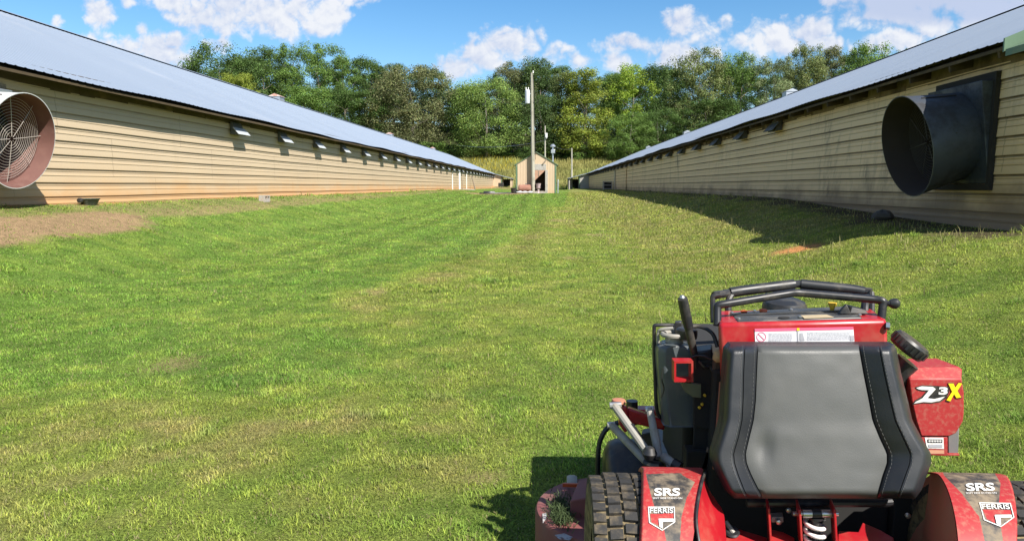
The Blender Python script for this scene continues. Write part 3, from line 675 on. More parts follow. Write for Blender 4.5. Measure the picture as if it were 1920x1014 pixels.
def junk():
    Y = 61.0
    # bin
    x, y, z = P(963, 360, Y); z = gz(x, y)
    b = thing('plastic_bin', 'black plastic bin standing left of the shed', 'bin', (x, y, z))
    M().lathe([(.20, 0), (.24, .45), (.25, .47), (.22, .47), (.19, .05)], (x, y, z - .02), (0, 0, 1), 20).build('bin_body', M_BLACKP, b)
    M().tube([(x + .25 * math.cos(a), y + .25 * math.sin(a), z + .45) for a in np.linspace(0, 6.283, 20)[:-1]], .018, 6, closed=True).build('bin_rim', M_BLACKP, b)
    # rusty tank on its side
    x = -1.95; z = gz(x, Y + .4)
    b = thing('rusty_tank', 'rust brown steel tank lying against the shed front', 'tank', (x, Y + .4, z))
    M().lathe([(.03, 0), (.24, .03), (.31, .09), (.31, 1.0), (.24, 1.06), (.03, 1.09)], (x - .55, Y + .5, z + .42), (1, 0, 0), 22).build('tank_shell', mat('rust_paint', (.26, .12, .085), .85, 0, (.36, .22, .15), .7, 7), b)
    for q in (-.35, .35): M().box(x + q - .05, x + q + .05, Y + .25, Y + .75, z - .02, z + .16).build('tank_cradle', M_WOOD, b, smooth=False)
    M().lathe([(.05, 0), (.05, .08), (.07, .08), (.07, .12)], (x + .1, Y + .5, z + .72), (0, 0, 1), 12).build('filler_cap', M_STEEL, b)
    # white debris
    q = random.Random(4)
    for k, (dx, lab) in enumerate(((-2.35, 'crumpled white feed sack at the left foot of the shed'), (-1.9, 'torn white sack lying below the rusty tank'), (-1.45, 'white sack leaning on the pole foot'))):
        y = Y - .15; z = gz(dx, y); me = M(); rows = []
        for i in range(7):
            a = i / 6 * math.pi; rows.append([(dx + .26 * math.cos(t_) * math.sin(a) * q.uniform(.75, 1.2), y + .2 * math.sin(t_) * math.sin(a) * q.uniform(.8, 1.2), z + .09 - .10 * math.cos(a) * q.uniform(.7, 1.3)) for t_ in np.linspace(0, 6.283, 13)[:-1]])
        me.grid(rows, closed=True); o = me.build('feed_sack', M_WHITE, None, angle=50); tag(o, lab, 'sack', 'sacks by the shed')
    for k, (dx, w, lab) in enumerate(((-1.05, .42, 'pale block under the left side of the shed doorway'), (-.45, .48, 'pale block under the right side of the shed doorway'))):
        z = gz(dx, Y - .05); me = M().box(dx - w / 2, dx + w / 2, Y - .3, Y + .15, z - .03, z + .17); tag(me.build('stone_block', M_CONC, None, bevel=.02), lab, 'block', 'blocks at the shed doorway')
    # feed stand in the doorway
    x = -.80; y = 61.55; z = gz(x, y) + .17
    b = thing('feed_hopper', 'dusty pink hopper on a narrow foot in the shed doorway', 'hopper', (x, y, z))
    mp = mat('dusty_pink_plastic', (.42, .32, .33), .7)
    M().lathe([(.19, 0), (.16, .08), (.09, .18), (.10, .38), (.22, .48), (.22, .5)], (x, y, z - .2), (0, 0, 1), 18).build('foot', mp, b)
    M().lathe([(.15, 0), (.23, .34), (.24, .36), (.21, .36), (.13, .05)], (x, y, z + .305), (0, 0, 1), 18).build('bowl', mp, b)
    # propped plank over the header, black pipe on the grass
    o = M().hexa(*[[P(a, b_, 61.86) for a, b_ in ((1016, 308), (1019, 309), (1026, 299), (1024, 298))], [P(a, b_, 61.93) for a, b_ in ((1016, 308), (1019, 309), (1026, 299), (1024, 298))]]).build('plank', M_WOOD, None, smooth=False)
    tag(o, 'dark plank slanting over the shed door header', 'plank')
    pts = [(-3.0, 60.2), (-3.9, 59.6), (-5.0, 59.2), (-5.6, 59.5)]
    o = M().tube([(a, b_, gz(a, b_) + .04) for a, b_ in pts], .06, 8).build('drain_hose', M_BLACKP, None); tag(o, 'black hose lying on bare soil left of the shed', 'hose')
    o = M().tube([(a, b_, gz(a, b_) + .05) for a, b_ in ((-4.6, 62.3), (-5.0, 62.1), (-5.5, 62.2))], .12, 8).build('drain_pipe', M_BLACKP, None); tag(o, 'short black drain pipe on the grass near bare soil', 'pipe')
    # by the left house
    x = -8.0; y = 124.0; z = gz(x, y)
    b = thing('fuel_tank', 'black box tank standing beside the far end annex wall', 'tank', (x, y, z))
    M().box(x - .45, x + .45, y - .4, y + .4, z + .12, z + .75).build('tank_body', M_BLACKP, b, bevel=.04)
    for q in (-.3, .3): M().box(x + q - .07, x + q + .07, y - .35, y + .35, z - .05, z + .118).build('skid', M_WOOD, b, smooth=False)
    x, y = XL + .3, 88.0; z = gz(x, y)
    o = M().tube([(x + .35, y, z - .02), (x + .15, y + .1, z + .8), (x - .10, y + .2, z + 1.55)], [.09, .08, .06], 8).build('leaning_post', M_WOOD, None); tag(o, 'dark post leaning on the sunlit house wall', 'post')
    o = M().tube([(x + .2, 76.0, z - .05), (x + .2, 76.0, z + .55), (x + .15, 76, z + 1.3)], .04, 8).build('hydrant', M_WOOD, None); tag(o, 'thin dark standpipe beside the white door', 'pipe')
    o = M().hexa([(-9.2, 76.9, gz(-9, 77) - .05), (-7.9, 76.9, gz(-8, 77) - .05), (-7.9, 78.6, gz(-8, 78) - .05), (-9.2, 78.6, gz(-9, 78) - .05)], [(-9.2, 76.9, gz(-9, 77) + .08), (-7.9, 76.9, gz(-8, 77) + .06), (-7.9, 78.6, gz(-8, 78) + .06), (-9.2, 78.6, gz(-9, 78) + .08)]).build('door_slab', M_CONC, None, bevel=.01); tag(o, 'concrete slab in front of the white door', 'slab')
    # concrete block in the grass, hollow
    x, y, _ = PX(496, 382, -8.55); z = gz(x, y) - .02
    m_ = M(); L, W, H = .40, .2, .19
    for a0, a1 in ((-L / 2, -L / 2 + .035), (-.02, .02), (L / 2 - .035, L / 2)): m_.box(x - W / 2 + .036, x + W / 2 - .036, y + a0, y + a1, z, z + H)
    m_.box(x - W / 2, x - W / 2 + .035, y - L / 2, y + L / 2, z, z + H); m_.box(x + W / 2 - .035, x + W / 2, y - L / 2, y + L / 2, z, z + H)
    o = m_.build('concrete_block', M_CONC, None, smooth=False); tag(o, 'hollow concrete block lying in grass by the sunlit wall', 'block')
    me = o.data
    for v in me.vertices:
        d = Vector(v.co) - Vector((x, y, z)); v.co = Vector((x + d.z - .09, y + d.y, z + .1 - d.x))
    # plastic drain box by the left wall
    x, y, _ = PX(168, 386, -9.1); z = gz(x, y)
    b = thing('drain_basin', 'dark green plastic basin sitting at the sunlit wall foot', 'basin', (x, y, z))
    rows = []
    for r, hh in ((.14, -.03), (.21, .10), (.23, .11), (.23, .125), (.19, .125), (.13, .03)):
        rows.append([(x + r * .7 * math.cos(a), y + r * 1.15 * math.sin(a), z + hh) for a in np.linspace(0, 6.283, 25)[:-1]])
    M().grid(rows, closed=True).build('basin_body', mat('dark_green_plastic', (.035, .045, .035), .5, 0, (.2, .18, .12), .4, 20), b)
    M().lathe([(.05, 0), (.05, .05), (.03, .06)], (x, y - .26, z + .09), (0, -1, 0), 12).build('spout', M_BLACKP, b)
    # by the right house
    x, y, _ = PX(1139, 352, 5.9); z = gz(x, y)
    b = thing('wire_crate', 'pale crate standing at the shaded wall far down the lane', 'crate', (x, y, z)); m_ = M()
    for i in (-.4, .4):
        for j in (-.35, .35): m_.box(x + i - .04, x + i + .04, y + j - .04, y + j + .04, z - .05, z + .8)
    for hh in (.05, .4, .74): m_.box(x - .359, x + .359, y - .39, y - .355, z + hh, z + hh + .07); m_.box(x - .44, x - .405, y - .308, y + .308, z + hh, z + hh + .07)
    m_.build('frame', M_GREYWOOD, b, smooth=False)
    M().box(x - .35, x + .35, y - .3, y + .3, z + .0, z + .7).build('liner', M_DARK, b, smooth=False)
    for px, py, w, lab in ((1655, 398, .2, 'dark lump of rubble under the shaded fan'), ):
        x, y, _ = PX(px, py, 6.05); z = gz(x, y); rows = []; q = random.Random(9)
        for i in range(7):
            a = i / 6 * math.pi; rows.append([(x + .16 * math.cos(t_) * math.sin(a) * q.uniform(.75, 1.2), y + .30 * math.sin(t_) * math.sin(a) * q.uniform(.8, 1.2), z + .04 - .12 * math.cos(a) * q.uniform(.7, 1.2)) for t_ in np.linspace(0, 6.283, 13)[:-1]])
        o = M().grid(rows, closed=True).build('rubble', mat('dark_rubble', (.05, .045, .04), .9), None); tag(o, lab, 'rubble')
junk()

# ------------------------------------------------------------------ poles
M_POLE = mat('pole_wood', (.36, .34, .27), .85, 0, (.20, .18, .14), .6, 3, .2, 9)
def pole(name, label, px_b, px_t, y_t, Y, r, parts=None):
    x, y, _ = P(px_b, 360, Y); z = gz(x, y); xt, _, zt = P(px_t, y_t, Y)
    p = thing(name, label, 'pole', (x, y, z))
    M().tube([(x, y, z - .3), (x * .5 + xt * .5, y, (z + zt) / 2), (xt, y, zt)], [r, r * .85, r * .62], 12).build('pole_shaft', M_POLE, p)
    return p, Vector((xt, y, zt)), Vector((x, y, z))
p1, t1, b1 = pole('utility_pole', 'tall wooden utility pole with transformer in front of the shed', 1000, 997, 137, 61.66, .172)
def dress_pole():
    Y = 61.66
    c = Vector(P(989, 182, Y)); ca = c + Vector((0, 0, -.55))
    tr = M().lathe([(.05, 0), (.18, .01), (.20, .06), (.20, 1.02), (.21, 1.03), (.19, 1.10), (.06, 1.16)], ca, (0, 0, 1), 20).build('transformer', mat('transformer_grey', (.55, .58, .63), .4), p1)
    for dx in (-.12, .08): M().lathe([(.035, 0), (.05, .06), (.03, .1), (.05, .14), (.02, .24)], ca + Vector((dx, 0, 1.10)), (0, 0, 1), 10).build('bushing', M_WHITE, tr)
    M().box(c.x + .2, c.x + .40, Y - .06, Y + .06, c.z + .2, c.z + .3).build('bracket', M_STEEL, p1, smooth=False)
    M().lathe([(.04, 0), (.07, .05), (.04, .1), (.07, .15), (.03, .22)], t1 + Vector((.12, 0, -.05)), (0, 0, 1), 10).build('insulator', M_WHITE, p1)
    a = Vector(P(1000, 192, Y)); M().tube([a + Vector((.02, -.1, 0)), a + Vector((.35, -.1, -.05)), a + Vector((.45, -.1, .2)), a + Vector((.6, -.1, .3))], .025, 6).build('guy_bracket', M_DARK, p1)
    M().tube([t1 + Vector((.1, -.12, 0)), Vector(P(1002, 190, Y)) + Vector((0, -.2, 0)), Vector(P(1004, 300, Y)) + Vector((0, -.24, 0))], .018, 6).build('drop_cable', M_DARK, p1)
dress_pole()
p2, t2, b2 = pole('utility_pole', 'thin grey pole with small white lamp box behind the shed', 1022, 1022, 236, 100, .13)
def dress2():
    q = Vector(P(1024.5, 254, 99.8)); lb = M().box(q.x - .14, q.x + .14, 99.6, 99.86, q.z - .3, q.z + .3).build('lamp_box', M_WHITE, p2, bevel=.03)
    M().lathe([(.05, 0), (.10, .08), (.10, .14)], (q.x, 99.72, q.z - .44), (0, 0, 1), 10).build('lamp_shade', M_WHITE, lb)
dress2()
p3, t3, b3 = pole('utility_pole', 'short bare post standing in the meadow right of the shed', 1072, 1072, 278, 118, .16)
def wires():
    def wire(a, b, sag, lab):
        pts = [a.lerp(b, k / 24) - Vector((0, 0, sag * 4 * (k / 24) * (1 - k / 24))) for k in range(25)]
        o = M().tube(pts, .014, 5).build('power_line', M_STEEL, None); tag(o, lab, 'power line')
    wire(t1 + Vector((0, 0, -.5)), t2, .5, 'thin power line from the transformer pole to the thin grey pole')
    wire(t2 + Vector((0, 0, -2.0)), t3 + Vector((0, 0, -.1)), .5, 'thin power line between the thin grey pole and the short post')
    far = Vector(P(905, 268, 128)); far.z = t2.z - 2
    wire(t2 + Vector((0, 0, -2.0)), Vector((-16, 128, t2.z - 1.0)), .6, 'thin power line running left from the thin grey pole to the house roof')
wires()

# ------------------------------------------------------------------ trees
def leaf_mat(name, col, var=.35):
    m, t, b = new_mat(name); p = pos(t)
    at = t.new('ShaderNodeAttribute', attribute_name='tint'); n = t.noise(p, .35, 3)
    k = t.math('ADD', t.math('MULTIPLY', n, .9), .55)
    kk = t.new('ShaderNodeCombineXYZ'); [t.l.new(k, kk.inputs[q]) for q in range(3)]
    c = t.mix(1.0, c4(col), at.outputs[0], 'MULTIPLY'); c = t.mix(1.0, c, kk.outputs[0], 'MULTIPLY')
    t.put(b.inputs['Base Color'], c); b.inputs['Roughness'].default_value = .6; b.inputs['Specular IOR Level'].default_value = .25
    tr = t.new('ShaderNodeBsdfTranslucent'); t.l.new(c, tr.inputs[0]); mx = t.new('ShaderNodeMixShader'); mx.inputs[0].default_value = .3
    t.l.new(b.outputs[0], mx.inputs[1]); t.l.new(tr.outputs[0], mx.inputs[2]); t.l.new(mx.outputs[0], t.n['Material Output'].inputs[0])
    return m
LEAF = {'dark': leaf_mat('dark_leaf', (0.082, 0.142, 0.034)), 'deep': leaf_mat('deep_leaf', (0.068, 0.114, 0.030)), 'mid': leaf_mat('mid_leaf', (0.128, 0.213, 0.045)),
        'light': leaf_mat('light_leaf', (0.185, 0.270, 0.064)), 'olive': leaf_mat('olive_leaf', (.155, .190, .062)), 'brown': leaf_mat('brown_leaf', (.150, .165, .068)),
        'yellow': leaf_mat('yellow_leaf', (0.215, 0.265, 0.038)), 'lime': leaf_mat('lime_leaf', (0.235, 0.335, 0.040)), 'grey': leaf_mat('grey_leaf', (0.177, 0.220, 0.099))}
M_BARK = mat('bark', (.16, .14, .11), .9, 0, (.30, .28, .24), .5, 2)
def env(shape, h):                 # crown radius (share of its greatest) at height share h
    if shape == 'round': return math.sqrt(max(0, 1 - ((h - .55) / .56) ** 2)) ** .8
    if shape == 'broad': return min(1, 1.15 * math.sqrt(max(0, 1 - ((h - .48) / .55) ** 2)))
    if shape == 'column': return (min(1, h / .12) ** .6) * (max(0, 1 - h) ** .42) * .95 + .03
    if shape == 'airy': return math.sqrt(max(0, 1 - ((h - .6) / .46) ** 2)) * (.85 + .15 * math.sin(h * 23))
    return math.sqrt(max(0, 1 - ((h - .4) / .62) ** 2))
def make_crown(shape, H, W, base, n_cl, n_leaf, leaf, seed, spread=.13):
    r = np.random.default_rng(seed); cen = []; sz = []; br = []
    ph = r.uniform(0, 6.28, 6)
    for k in range(n_cl):
        for _ in range(30):
            h = r.uniform(.02, .98); e = env(shape, h)
            if r.random() < e + .1: break
        a = r.uniform(0, 2 * np.pi); lob = 1 + .16 * math.sin(2 * a + ph[0] + h * 4) + .12 * math.sin(3 * a + ph[1] - h * 7)
        q = (r.random() ** .42) * e * W / 2 * lob * .93
        cen.append((q * math.cos(a), q * math.sin(a), base + (H - base) * h)); sz.append(W * spread * r.uniform(.6, 1.35)); br.append(r.uniform(.78, 1.22))
    cen = np.array(cen); sz = np.array(sz); br = np.array(br)
    i = r.integers(0, n_cl, n_leaf); d = r.normal(size=(n_leaf, 3)); d /= np.linalg.norm(d, axis=1)[:, None]
    rad = r.random(n_leaf) ** .45
    p = cen[i] + d * (sz[i] * rad)[:, None] * np.array([1, 1, .75])
    nrm = d * .95 + r.normal(size=(n_leaf, 3)) * .45 + np.array([0, 0, .35]); nrm /= np.linalg.norm(nrm, axis=1)[:, None]
    t1_ = np.cross(nrm, r.normal(size=(n_leaf, 3))); t1_ /= np.linalg.norm(t1_, axis=1)[:, None]; t2_ = np.cross(nrm, t1_)
    s = leaf * r.uniform(.55, 1.3, n_leaf) / 2
    a = t1_ * s[:, None]; b = t2_ * (s * r.uniform(.5, .9, n_leaf))[:, None]
    V = np.stack([p - a, p - b * .9, p + a, p + b], 1).reshape(-1, 3); T = np.arange(n_leaf * 4).reshape(-1, 4)
    c = (br[i] * r.uniform(.75, 1.25, n_leaf))[:, None] * np.array([1, 1, 1]) * (1 + r.normal(size=(n_leaf, 3)) * .06)
    return V, T, np.repeat(np.clip(c, .2, 2), 4, 0), cen
PROTO = {}
def make_proto(key, name, shape, H, W, base, n_cl, n_leaf, leaf, seed, spread=.13, bark=M_BARK):
    root = bpy.data.objects.new(name, None); C.objects.link(root)
    V, T, c, cen = make_crown(shape, H, W, base, n_cl, n_leaf, leaf, seed, spread)
    crown = mesh_tris('crown', V, T, c, LEAF['mid'], kind=None); crown.parent = root
    q = random.Random(seed); m = M(); lean = (q.uniform(-.04, .04) * H, q.uniform(-.04, .04) * H)
    if name != 'bush':
        top = H * .82; pts = [(lean[0] * k * k + .12 * math.sin(k * 9 + seed), lean[1] * k * k, -.4 + (top + .4) * k) for k in np.linspace(0, 1, 7)]
        m.tube(pts, [H * .017 * (1 - .85 * k) + .03 for k in np.linspace(0, 1, 7)], 8)
        order = np.argsort(cen[:, 2])
        for k in range(11):
            c_ = cen[order[int((k + .5) / 11 * len(cen) * .9)]]; f = max(.15, min(.9, (c_[2] - H * .16) / top)); b = Vector((lean[0] * f * f, lean[1] * f * f, top * f))
            e = Vector(c_); mid = b.lerp(e, .5) + Vector((0, 0, -.25)); m.tube([b, mid, e], [H * .0065 * (1.1 - f * .6), H * .0045 * (1.1 - f * .6), .03], 6)
    else:
        for k in range(6):
            e = Vector(cen[k]); m.tube([(0, 0, -.2), tuple(e * .5 + Vector((0, 0, .1))), tuple(e)], [.07, .05, .02], 5)
    m.build('trunk', bark, root)
    PROTO[key] = [root, H, W, name, False]
make_proto('round', 'oak_tree', 'round', 27, 17, 4.5, 105, 27550, 0.41, 1, .14)
make_proto('round2', 'oak_tree', 'round', 26, 15, 3.0, 95, 25650, 0.40, 2, .15)
make_proto('broad', 'oak_tree', 'broad', 24, 22, 2.0, 125, 33250, 0.41, 3, .12)
make_proto('column', 'poplar_tree', 'column', 27, 12, 1.0, 100, 25650, 0.37, 4, .17)
make_proto('airy', 'ash_tree', 'airy', 28, 16, 7, 70, 16150, 0.37, 5, .12)
make_proto('airy2', 'ash_tree', 'airy', 27, 18, 6, 80, 18050, 0.37, 6, .12)
make_proto('tall', 'maple_tree', 'round', 30, 13, 5, 90, 22800, 0.38, 8, .16)
make_proto('bush', 'bush', 'low', 6, 8, .1, 40, 6080, 0.31, 7, .17)

def plant(key, colour, px, ytop, wpx, Y, label, group='trees of the wood behind the lane', cat='tree', rot=None, base_y=None):
    rec = PROTO[key]; X, _, ztop = P(px, ytop, Y); zb = gz(X, Y) - .1
    H = ztop - zb; W = wpx / F * math.hypot(Y, 0)
    if not rec[4]: o = rec[0]; rec[4] = True
    else:
        o = bpy.data.objects.new(rec[3], None); C.objects.link(o)
        for ch in rec[0].children:
            c = ch.copy(); C.objects.link(c); c.parent = o
    o.location = (X, Y, zb); k = W / rec[2]; o.scale = (k, k * .95, H / rec[1]); o.rotation_euler = (0, 0, random.uniform(0, 6.28) if rot is None else rot)
    for ch in o.children:
        if ch.name.startswith('crown'):
            ch.material_slots[0].link = 'OBJECT'; ch.material_slots[0].material = LEAF[colour]
    tag(o, label, cat, group)
FRONT = [
 ('broad', 'dark', 405, 88, 150, 207, 'dark dense tree rising behind the roof at the left end of the wood'),
 ('round2', 'deep', 352, 128, 80, 206, 'small dark crown just clearing the roof, first tree of the wood from left'),
 ('round', 'dark', 488, 90, 95, 205, 'dark round-topped tree between the leftmost broad tree and the tallest airy tree'),
 ('round2', 'yellow', 446, 140, 80, 190, 'small yellow-green crown low in front of the dark trees, above the left roof'),
 ('airy', 'mid', 545, 82, 90, 207, 'airy mid-green tree with sky gaps, tallest on the left'),
 ('airy2', 'mid', 598, 80, 110, 208, 'tall mid-green tree with loose top, right beside the tallest airy tree'),
 ('tall', 'mid', 645, 108, 62, 206, 'slim green tree at the right shoulder of the tall left group'),
 ('round2', 'dark', 690, 114, 80, 212, 'small dark dome crown right of the tall left group'),
 ('round', 'mid', 575, 165, 130, 196, 'mid-green tree low in front of the tall airy left group'),
 ('round2', 'dark', 672, 170, 120, 195, 'dark green tree in front of the dip after the tall left group'),
 ('tall', 'deep', 735, 122, 70, 213, 'dark crown peeping behind the brown-leaved broad tree on its left'),
 ('broad', 'brown', 772, 122, 165, 196, 'broad brownish olive tree with fine twigs left of the big light green tree'),
 ('round2', 'dark', 812, 132, 70, 207, 'dark green dome behind the right shoulder of the brownish tree'),
 ('broad', 'light', 912, 148, 150, 191, 'big light green spreading tree left of the transformer pole'),
 ('round', 'deep', 868, 168, 90, 201, 'dark green crown between the brownish tree and the light green spreading tree'),
 ('airy2', 'brown', 962, 118, 95, 204, 'brown-tinged loose tree behind the top of the transformer pole'),
 ('round', 'deep', 1012, 112, 95, 205, 'dark olive tree just right of the transformer pole'),
 ('broad', 'deep', 1015, 178, 130, 194, 'very dark low tree directly behind the shed'),
 ('column', 'yellow', 1098, 122, 100, 190, 'tall yellow-green columnar tree right of the short meadow post'),
 ('column', 'olive', 1062, 128, 80, 195, 'olive columnar tree on the left side of the yellow-green column'),
 ('round', 'lime', 1188, 124, 95, 199, 'bright lime green crown right of the yellow-green column'),
 ('tall', 'mid', 1150, 138, 60, 201, 'narrow green crown in the notch between yellow-green column and lime crown'),
 ('round2', 'dark', 1246, 126, 85, 201, 'dark green tree right of the bright lime crown'),
 ('broad', 'mid', 1182, 214, 95, 186, 'low leafy thicket under the bright lime crown'),
 ('broad', 'dark', 1235, 205, 110, 191, 'dark low tree above the right roof beside the leafy thicket'),
 ('broad', 'olive', 1312, 96, 130, 199, 'wide olive tree with the highest top right of the lime crown'),
 ('round', 'mid', 1390, 102, 85, 201, 'green tree right of the wide olive tree'),
 ('round2', 'dark', 1330, 190, 110, 190, 'dark green tree low above the roof under the wide olive tree'),
 ('airy', 'grey', 1455, 106, 100, 197, 'pale grey-green loose tree with sky showing through its stem'),
 ('round', 'olive', 1512, 88, 80, 202, 'olive round tree right of the pale grey-green loose tree'),
 ('tall', 'brown', 1560, 92, 62, 206, 'dark brownish crown between olive round tree and the last green tree'),
 ('round', 'mid', 1628, 86, 100, 201, 'bright green tree, last big one before the right roof hides the wood'),
 ('airy', 'dark', 1702, 90, 60, 204, 'small tree tip just clearing the right roof'),
]
for f in FRONT: plant(*f[:6], f[6])
back_label = 'dark tree of the back row, mostly hidden behind the front trees'
for k, (px, yt, w) in enumerate([(430, 112, 100), (470, 105, 100), (520, 104, 90), (625, 112, 100), (715, 134, 100), (760, 135, 110), (850, 165, 100), (900, 158, 100), (940, 136, 90), (985, 124, 90), (1040, 122, 90), (1120, 140, 90), (1165, 136, 90), (1215, 136, 90), (1270, 125, 90), (1350, 115, 100), (1420, 122, 80), (1480, 120, 80), (1545, 108, 80), (1600, 104, 90), (1660, 108, 80)]):
    plant(('round', 'round2', 'broad')[k % 3], ('deep', 'dark', 'deep')[k % 3], px, yt + 4, w, 240 + (k * 7) % 18, back_label, 'back row of the wood')
edge_label = 'leafy green shrub of the row along the foot of the wood'
for k, px in enumerate([815, 845, 880, 925, 950, 985, 1020, 1058, 1085, 1120, 1140, 1165, 1205, 1240]):
    plant('bush', ('mid', 'dark', 'light', 'deep')[k % 4], px, (272, 276, 268, 280)[k % 4] - (px < 860) * 6, (60, 48, 66, 52)[k % 4], 189 + (k * 5) % 8, edge_label if k != 8 else edge_label, 'shrub row along the foot of the wood', 'shrub')

# ------------------------------------------------------------------ stand-on mower
M_RED = mat('red_paint', (.35, .009, .016), .32, 0, (.36, .20, .12), .30, 9, .12, 5, 0, 60, .5, .42, .75)
M_REDD = mat('dusty_red_paint', (.34, .025, .026), .5, 0, (.33, .20, .13), .42, 75, .12, 6, 0, 60, .4, .45, .72)
M_REDB = mat('dusty_brown_red_paint', (.42, .13, .09), .75, 0, (.34, .20, .12), .6, 9, .15, 6, 0, 60, .3, .3, .6)  # dusty red, browned for the right shield's shade and raised for bounce light
M_DECKP = mat('worn_deck_red', (.20, .065, .062), .7, 0, (.20, .14, .11), .6, 12, .2, 6)
M_DECAL = mat('dusty_black_decal', (.035, .034, .034), .45, 0, (.30, .23, .15), .72, 20, .2, 6, 0, 60, .4, .36, .64)
M_BLACK = mat('black_paint', (.016, .016, .018), .38, 0, (.25, .21, .15), .25, 16, .2)
M_RUB = mat('rubber', (.030, .029, .028), .8, 0, (.26, .20, .12), .42, 22, .2, 9, .002, 150, .3, .45, .75)
M_RUBD = mat('dusty_rubber_groove', (.10, .08, .05), .95, 0, (.27, .21, .11), .8, 30, .2, 9, 0, 60, .2, .4, .6)
M_TANK = mat('smoked_tank_plastic', (.075, .09, .10), .3, 0, (.22, .21, .18), .4, 9, .2)
M_NECK = mat('pale_tank_neck', (.30, .29, .25), .6, 0, (.2, .17, .12), .5, 12)
M_ROD = mat('dusty_grey_rod', (.30, .285, .25), .6, 0, (.20, .15, .10), .6, 14, .2)
M_WHITED = mat('white_decal', (.70, .69, .66), .5, 0, (.36, .27, .19), .7, 70, .1, 8, 0, 60, .4, .5, .72)
M_YEL = mat('yellow_decal', (.80, .56, .01), .45)
M_PINK = mat('pink_warning_strip', (.70, .12, .22), .4)
M_GREYL = mat('grey_print', (.38, .38, .40), .5)
M_ORANGE = mat('orange_plastic', (.50, .085, .02), .45)
M_YCAP = mat('yellow_funnel', (.62, .40, .02), .5, 0, (.3, .2, .1), .4, 30)
M_PANEL = mat('dark_console_plate', (.055, .057, .06), .42, .2, (.30, .27, .22), .35, 14, .2)
M_FOAM = mat('beige_foam', (.52, .37, .20), .9, 0, (.3, .2, .1), .5, 20)
M_MESH = mat('brown_mesh_bag', (.075, .05, .035), .8, 0, (.2, .14, .08), .5, 60, .3)
M_SPRING = mat('white_spring', (.72, .68, .66), .4, 0, (.3, .2, .15), .3, 20)
M_OLIVE = mat('olive_bracket', (.13, .14, .09), .5, .3)
M_STITCH = mat('thread', (.085, .085, .082), .8)
def vinyl(name, col, rough):
    m, t, b = new_mat(name); p = pos(t)
    d = t.ramp(t.noise(p, 7, 6, .6), .35, .75); c = t.mix(t.math('MULTIPLY', d, .08), c4(col), (.13, .128, .12, 1))
    t.put(b.inputs['Base Color'], c); t.put(b.inputs['Roughness'], t.math('ADD', t.math('MULTIPLY', d, .12), rough)); b.inputs['Specular IOR Level'].default_value = .5
    v = t.new('ShaderNodeTexVoronoi'); v.inputs['Scale'].default_value = 420; t.l.new(p, v.inputs['Vector'])
    bump(t, b, t.math('ADD', t.math('MULTIPLY', v.outputs[0], .3), t.math('MULTIPLY', t.noise(p, 9, 3), .5)), .002, .35)
    return m
M_VINYLC = vinyl('grey_vinyl', (.070, .071, .068), .46)
M_VINYLB = vinyl('black_vinyl', (.012, .0135, .017), .38)

AX_Y, AX_Z = 1.98, .295; RT, RF = .283, .312
mx = .775
mow = thing('stand_on_mower', 'red stand-on mower with grey back pad parked on the lawn', 'mower', (mx, 2.2, 0))
# ---- wheels
def wheel(x0, x1):
    w = M(); W = x1 - x0; c = (x0, AX_Y, AX_Z)
    prof = [(.155, .02), (.19, .010), (.24, .004), (RT - .022, .006), (RT - .006, .016), (RT, .05), (RT, W - .05), (RT - .006, W - .016), (RT - .022, W - .006), (.24, W - .004), (.19, W - .008), (.155, W - .02)]
    wh = M().lathe([(.03, .05), (.14, .06), (.158, .03), (.150, .05), (.150, W - .05), (.158, W - .03), (.14, W - .06), (.03, W - .05)], c, (1, 0, 0), 32, cap=False).build('wheel', mat('rim_white', (.5, .5, .48), .5) if x0 < .5 else bpy.data.materials['rim_white'], mow)
    t = w.lathe(prof, c, (1, 0, 0), 72, cap=False).build('tyre', M_RUBD, wh, angle=50)
    # turf tread: seven staggered rows of lugs
    l = M(); NR = 50; cols = 7; cw = (W - .008) / cols; q = random.Random(3)
    for k in range(cols):
        xa = x0 + .004 + k * cw; edge = k in (0, cols - 1)
        for i in range(NR):
            a = 2 * math.pi * (i + (.5 if k % 2 else 0)) / NR; da = math.pi / NR * .84
            sk = (.16 if k % 2 else -.16) * da
            ra = RT - .012 - (.010 if edge else 0); rb_ = RT + .010 - (.008 if edge else 0) + q.uniform(-.001, .001)
            def pt(x, ang, r): return (x, AX_Y + r * math.sin(ang), AX_Z + r * math.cos(ang))
            xi, xo = xa + cw * .045, xa + cw * .955
            hb = [pt(xi, a - da, ra), pt(xo, a - da + sk, ra), pt(xo, a + da + sk, ra), pt(xi, a + da, ra)]
            s_ = .86
            xi2, xo2 = xa + cw * .09, xa + cw * .91
            ht = [pt(xi2, a - da * s_, rb_), pt(xo2, a - da * s_ + sk, rb_), pt(xo2, a + da * s_ + sk, rb_), pt(xi2, a + da * s_, rb_)]
            l.hexa(hb, ht)
    l.build('tread', M_RUB, t, smooth=False)
wheel(.120, .415); wheel(1.145, 1.45)
